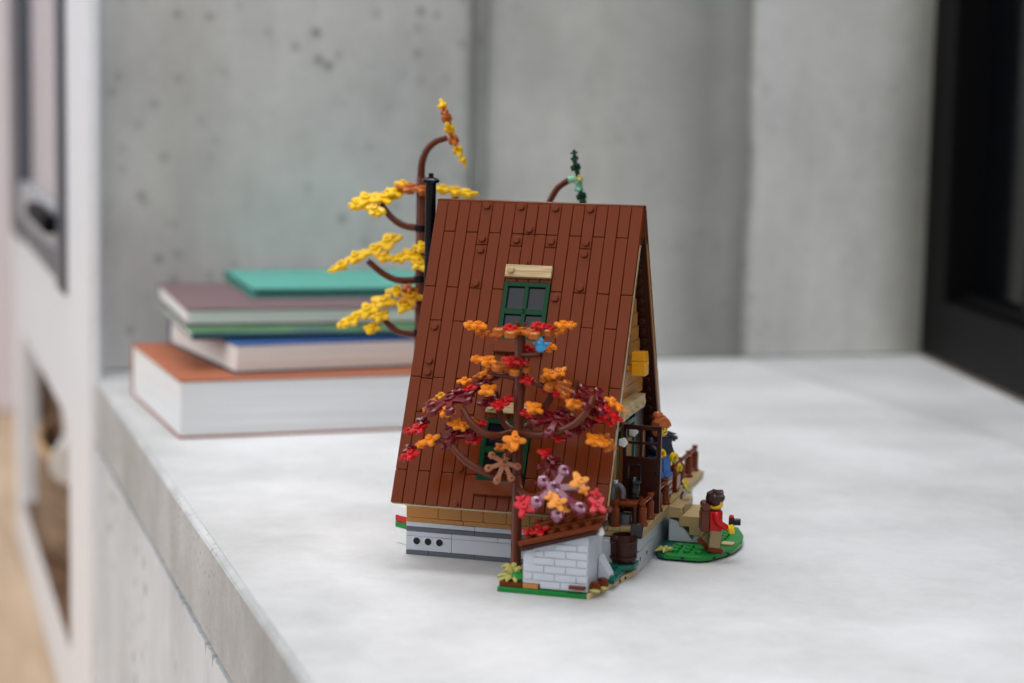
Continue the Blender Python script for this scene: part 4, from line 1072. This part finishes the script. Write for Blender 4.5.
# ------------------------------------------------------------------ toy figures
def figure(label, x, y, z, rz, torso, legs, sleeve, hair, k=1.0, stride=(0, 0), group='toy figures', boots=None, arm_up=(0, 0), extra=None, hair_style='short'):
    t = toy('toy_figure', label, 'toy figure', x, y, z, group, rz)
    s = S*k
    def leg(sg, ang):
        Ml = Matrix.Translation((sg*.48, 0, 1.5)) @ Matrix.Rotation(ang, 4, 'X') @ Matrix.Translation((0, 0, -1.5))
        q = MB(s)
        q.prism([(-.5, .42), (.46, .42), (.46, 1.25), (.40, 1.55), (.1, 1.74), (-.3, 1.7), (-.5, 1.5)], sg*.02-.44 if sg > 0 else -.46, .44 if sg > 0 else .44, 'x', .04, Ml @ Matrix.Translation((0, 0, 0)))
        o = q.obj('leg', legs, t)
        q = MB(s); q.prism([(-.82, 0), (.46, 0), (.46, .44), (-.5, .44), (-.82, .36)], -.455, .445, 'x', .04, Ml); q.obj('boot', boots or legs, o)
    leg(-1, stride[0]); leg(1, stride[1])
    q = MB(s); q.box(-.95, .95, -.48, .48, 1.5, 1.9, .05); q.obj('hips', legs, t)
    q = MB(s); q.prism([(-.97, 1.9), (.97, 1.9), (.74, 3.48), (-.74, 3.48)], -.5, .5, 'y', .05); q.cyl(0, 0, 3.46, 3.62, .32, n=16); q.obj('torso', torso, t)
    for sg, up in ((-1, arm_up[0]), (1, arm_up[1])):
        Ma = Matrix.Translation((sg*.84, 0, 3.2)) @ Matrix.Rotation(up, 4, 'X')
        q = MB(s); q.tube(smooth_path([(0, 0, .18), (sg*.18, 0, 0), (sg*.3, -.08, -.55), (sg*.3, -.55, -1.0), (sg*.27, -.72, -1.12)], 4), [.2, .26, .3, .33, .34, .34, .33, .32, .31, .30, .29, .28, .28, .27, .26, .25, .24], 12, Ma)
        a = q.obj('arm', sleeve, t)
        q = MB(s); c = Vector((sg*.27, -.95, -1.3))
        q.tube([(c.x + .3*math.cos(w), c.y, c.z + .3*math.sin(w)) for w in [R_(-60+i*25) for i in range(13)]], .13, 8, Ma)
        q.tube([(sg*.27, -.66, -1.1), (sg*.27, -.92, -1.08)], .18, 10, Ma)
        q.tube([(c.x + .3*math.cos(w), c.y-.22, c.z + .3*math.sin(w)) for w in [R_(-60+i*25) for i in range(13)]], .13, 8, Ma)
        q.obj('hand', 'skin', a)
    q = MB(s); q.lathe([(0, 3.56), (.45, 3.58), (.6, 3.72), (.64, 3.9), (.64, 4.38), (.58, 4.58), (.4, 4.68), (.3, 4.68), (.3, 4.85), (0, 4.85)], n=24)
    hd = q.obj('head', 'skin', t)
    for sg in (-1, 1):
        q = MB(s); q.ball((sg*.2, -.61, 4.22), (.075, .04, .085), seg=10, rings=6); q.obj('eye', 'black', hd)
    q = MB(s); q.tube([(-.2, -.615, 3.98), (-.08, -.64, 3.92), (.08, -.64, 3.92), (.2, -.615, 3.98)], .03, 6); q.obj('mouth', 'black', hd)
    # hair: a shell that leaves the face free
    q = MB(s); rnd = random.Random(int(x*10)); bm = q.bm
    r = bmesh.ops.create_uvsphere(bm, u_segments=24, v_segments=14, radius=1)['verts']
    for v in r:
        d = v.co.copy(); wob = 1+.06*math.sin(d.x*9+d.z*7)+.05*math.sin(d.y*11)
        p = Vector((d.x*.78*wob, d.y*.8*wob+.04, 4.42+d.z*(.78 if d.z > 0 else (.75 if hair_style == 'short' else 1.15))*wob))
        if d.y < -.3 and p.z < 4.42: p.y = -.34; p.x *= .8
        if d.y < -.3 and p.z >= 4.42: p.y = min(p.y, -.62)
        v.co = p
    if hair_style == 'bun': q.ball((0, .35, 5.25), (.5, .5, .42), seg=12, rings=8); q.ball((.45, .2, 4.95), .36, seg=10, rings=7)
    if hair_style == 'wild':
        for i in range(26):
            a = rnd.uniform(0, 2*PI); b_ = rnd.uniform(.2, 1.0); c = Vector((.8*math.cos(a), .8*math.sin(a)+.1, 4.3+b_*.6))
            e = c + Vector((.7*math.cos(a), .5*math.sin(a), -.25+.3*rnd.random())); q.tube([c*.9+Vector((0, 0, .43)), c, e], [.2, .2, .06], 6)
    q.obj('hair', hair, t)
    if extra: extra(t, s)
    return t
def hiker_extra(t, s):
    q = MB(s); q.box(-.8, .8, .52, 1.25, 1.75, 3.35, .1, seg=2); q.prism([(-.75, 3.36), (.75, 3.36), (.6, 3.62), (-.6, 3.62)], .55, 1.2, 'y', .05)
    pk = q.obj('backpack', 'trunk', t)
    q = MB(s); q.tube([(-.8, .85, 3.86), (.8, .85, 3.86)], .34, 14); q.obj('bedroll', 'trunk', pk)
    for sg in (-1, 1):
        q = MB(s); q.box(sg*.45-.12, sg*.45+.12, -.55, .55, 3.3, 3.52, .03); q.box(sg*.5-.12, sg*.5+.12, -.56, -.48, 2.2, 3.4, .02); q.obj('strap', 'dkbrown', pk)
    q = MB(s); q.box(-.2, .2, .6, 1.1, 2.0, 2.9, .05); q.obj('pocket', 'brown', pk)
figure('toy figure walking on the green plate in a red top with a brown backpack', 24.75, -.15, .62, R_(108), 'red', 'dktan', 'red', 'hair', 1.0, (.12, .75), boots='brown', arm_up=(-.15, .35), extra=hiker_extra)
c = toy('toy_camera', 'black camera held out by the hiking toy figure', 'camera', 26.1, .05, 2.8, rz=R_(100))
q = MB(S); q.box(-.55, .55, -.25, .2, 0, .75, .06); q.obj('body', 'black', c)
q = MB(S); q.cyl(0, 0, 0, .6, .3, n=16, bev=.03, M_=Matrix.Translation((0, -.2, .36)) @ Matrix.Rotation(PI/2, 4, 'X')); q.obj('lens', 'black', c)
q = MB(S); q.box(-.5, .1, -.2, .15, .75, .95, .04); q.obj('strap_mount', 'red', c)
figure('toy figure with wild dark hair and an olive top, farther back on the porch', 18.3, 9.0, 3.82, R_(60), 'olive', 'dkgreen', 'olive', 'navy', 1.0, (.12, -.12), arm_up=(-.5, .1), hair_style='wild')
c = toy('toy_crate', 'brown slatted crate on the porch under the ginger haired toy figure', 'crate', 18.95, 4.5, 3.82)
q = MB(S); q.box(-.95, .95, -.95, .95, 0, .25, .04); q.box(-.9, .9, -.9, .9, .2, 1.7); q.obj('body', 'dkbrown', c)
for z in (.3, .8, 1.3):
    q = MB(S); q.box(-1.0, 1.0, -1.0, 1.0, z, z+.4, .04); q.obj('slat', 'brown', c)
q = MB(S); q.box(-1.0, 1.0, -1.0, 1.0, 1.72, 1.92, .04); q.obj('lid', 'brown', c)
figure('toy figure with a ginger bun, navy top and blue legs behind the open porch door', 18.95, 4.4, 5.75, R_(55), 'navy', 'denim', 'navy', 'ginger', 1.0, arm_up=(-.3, .3), hair_style='bun')
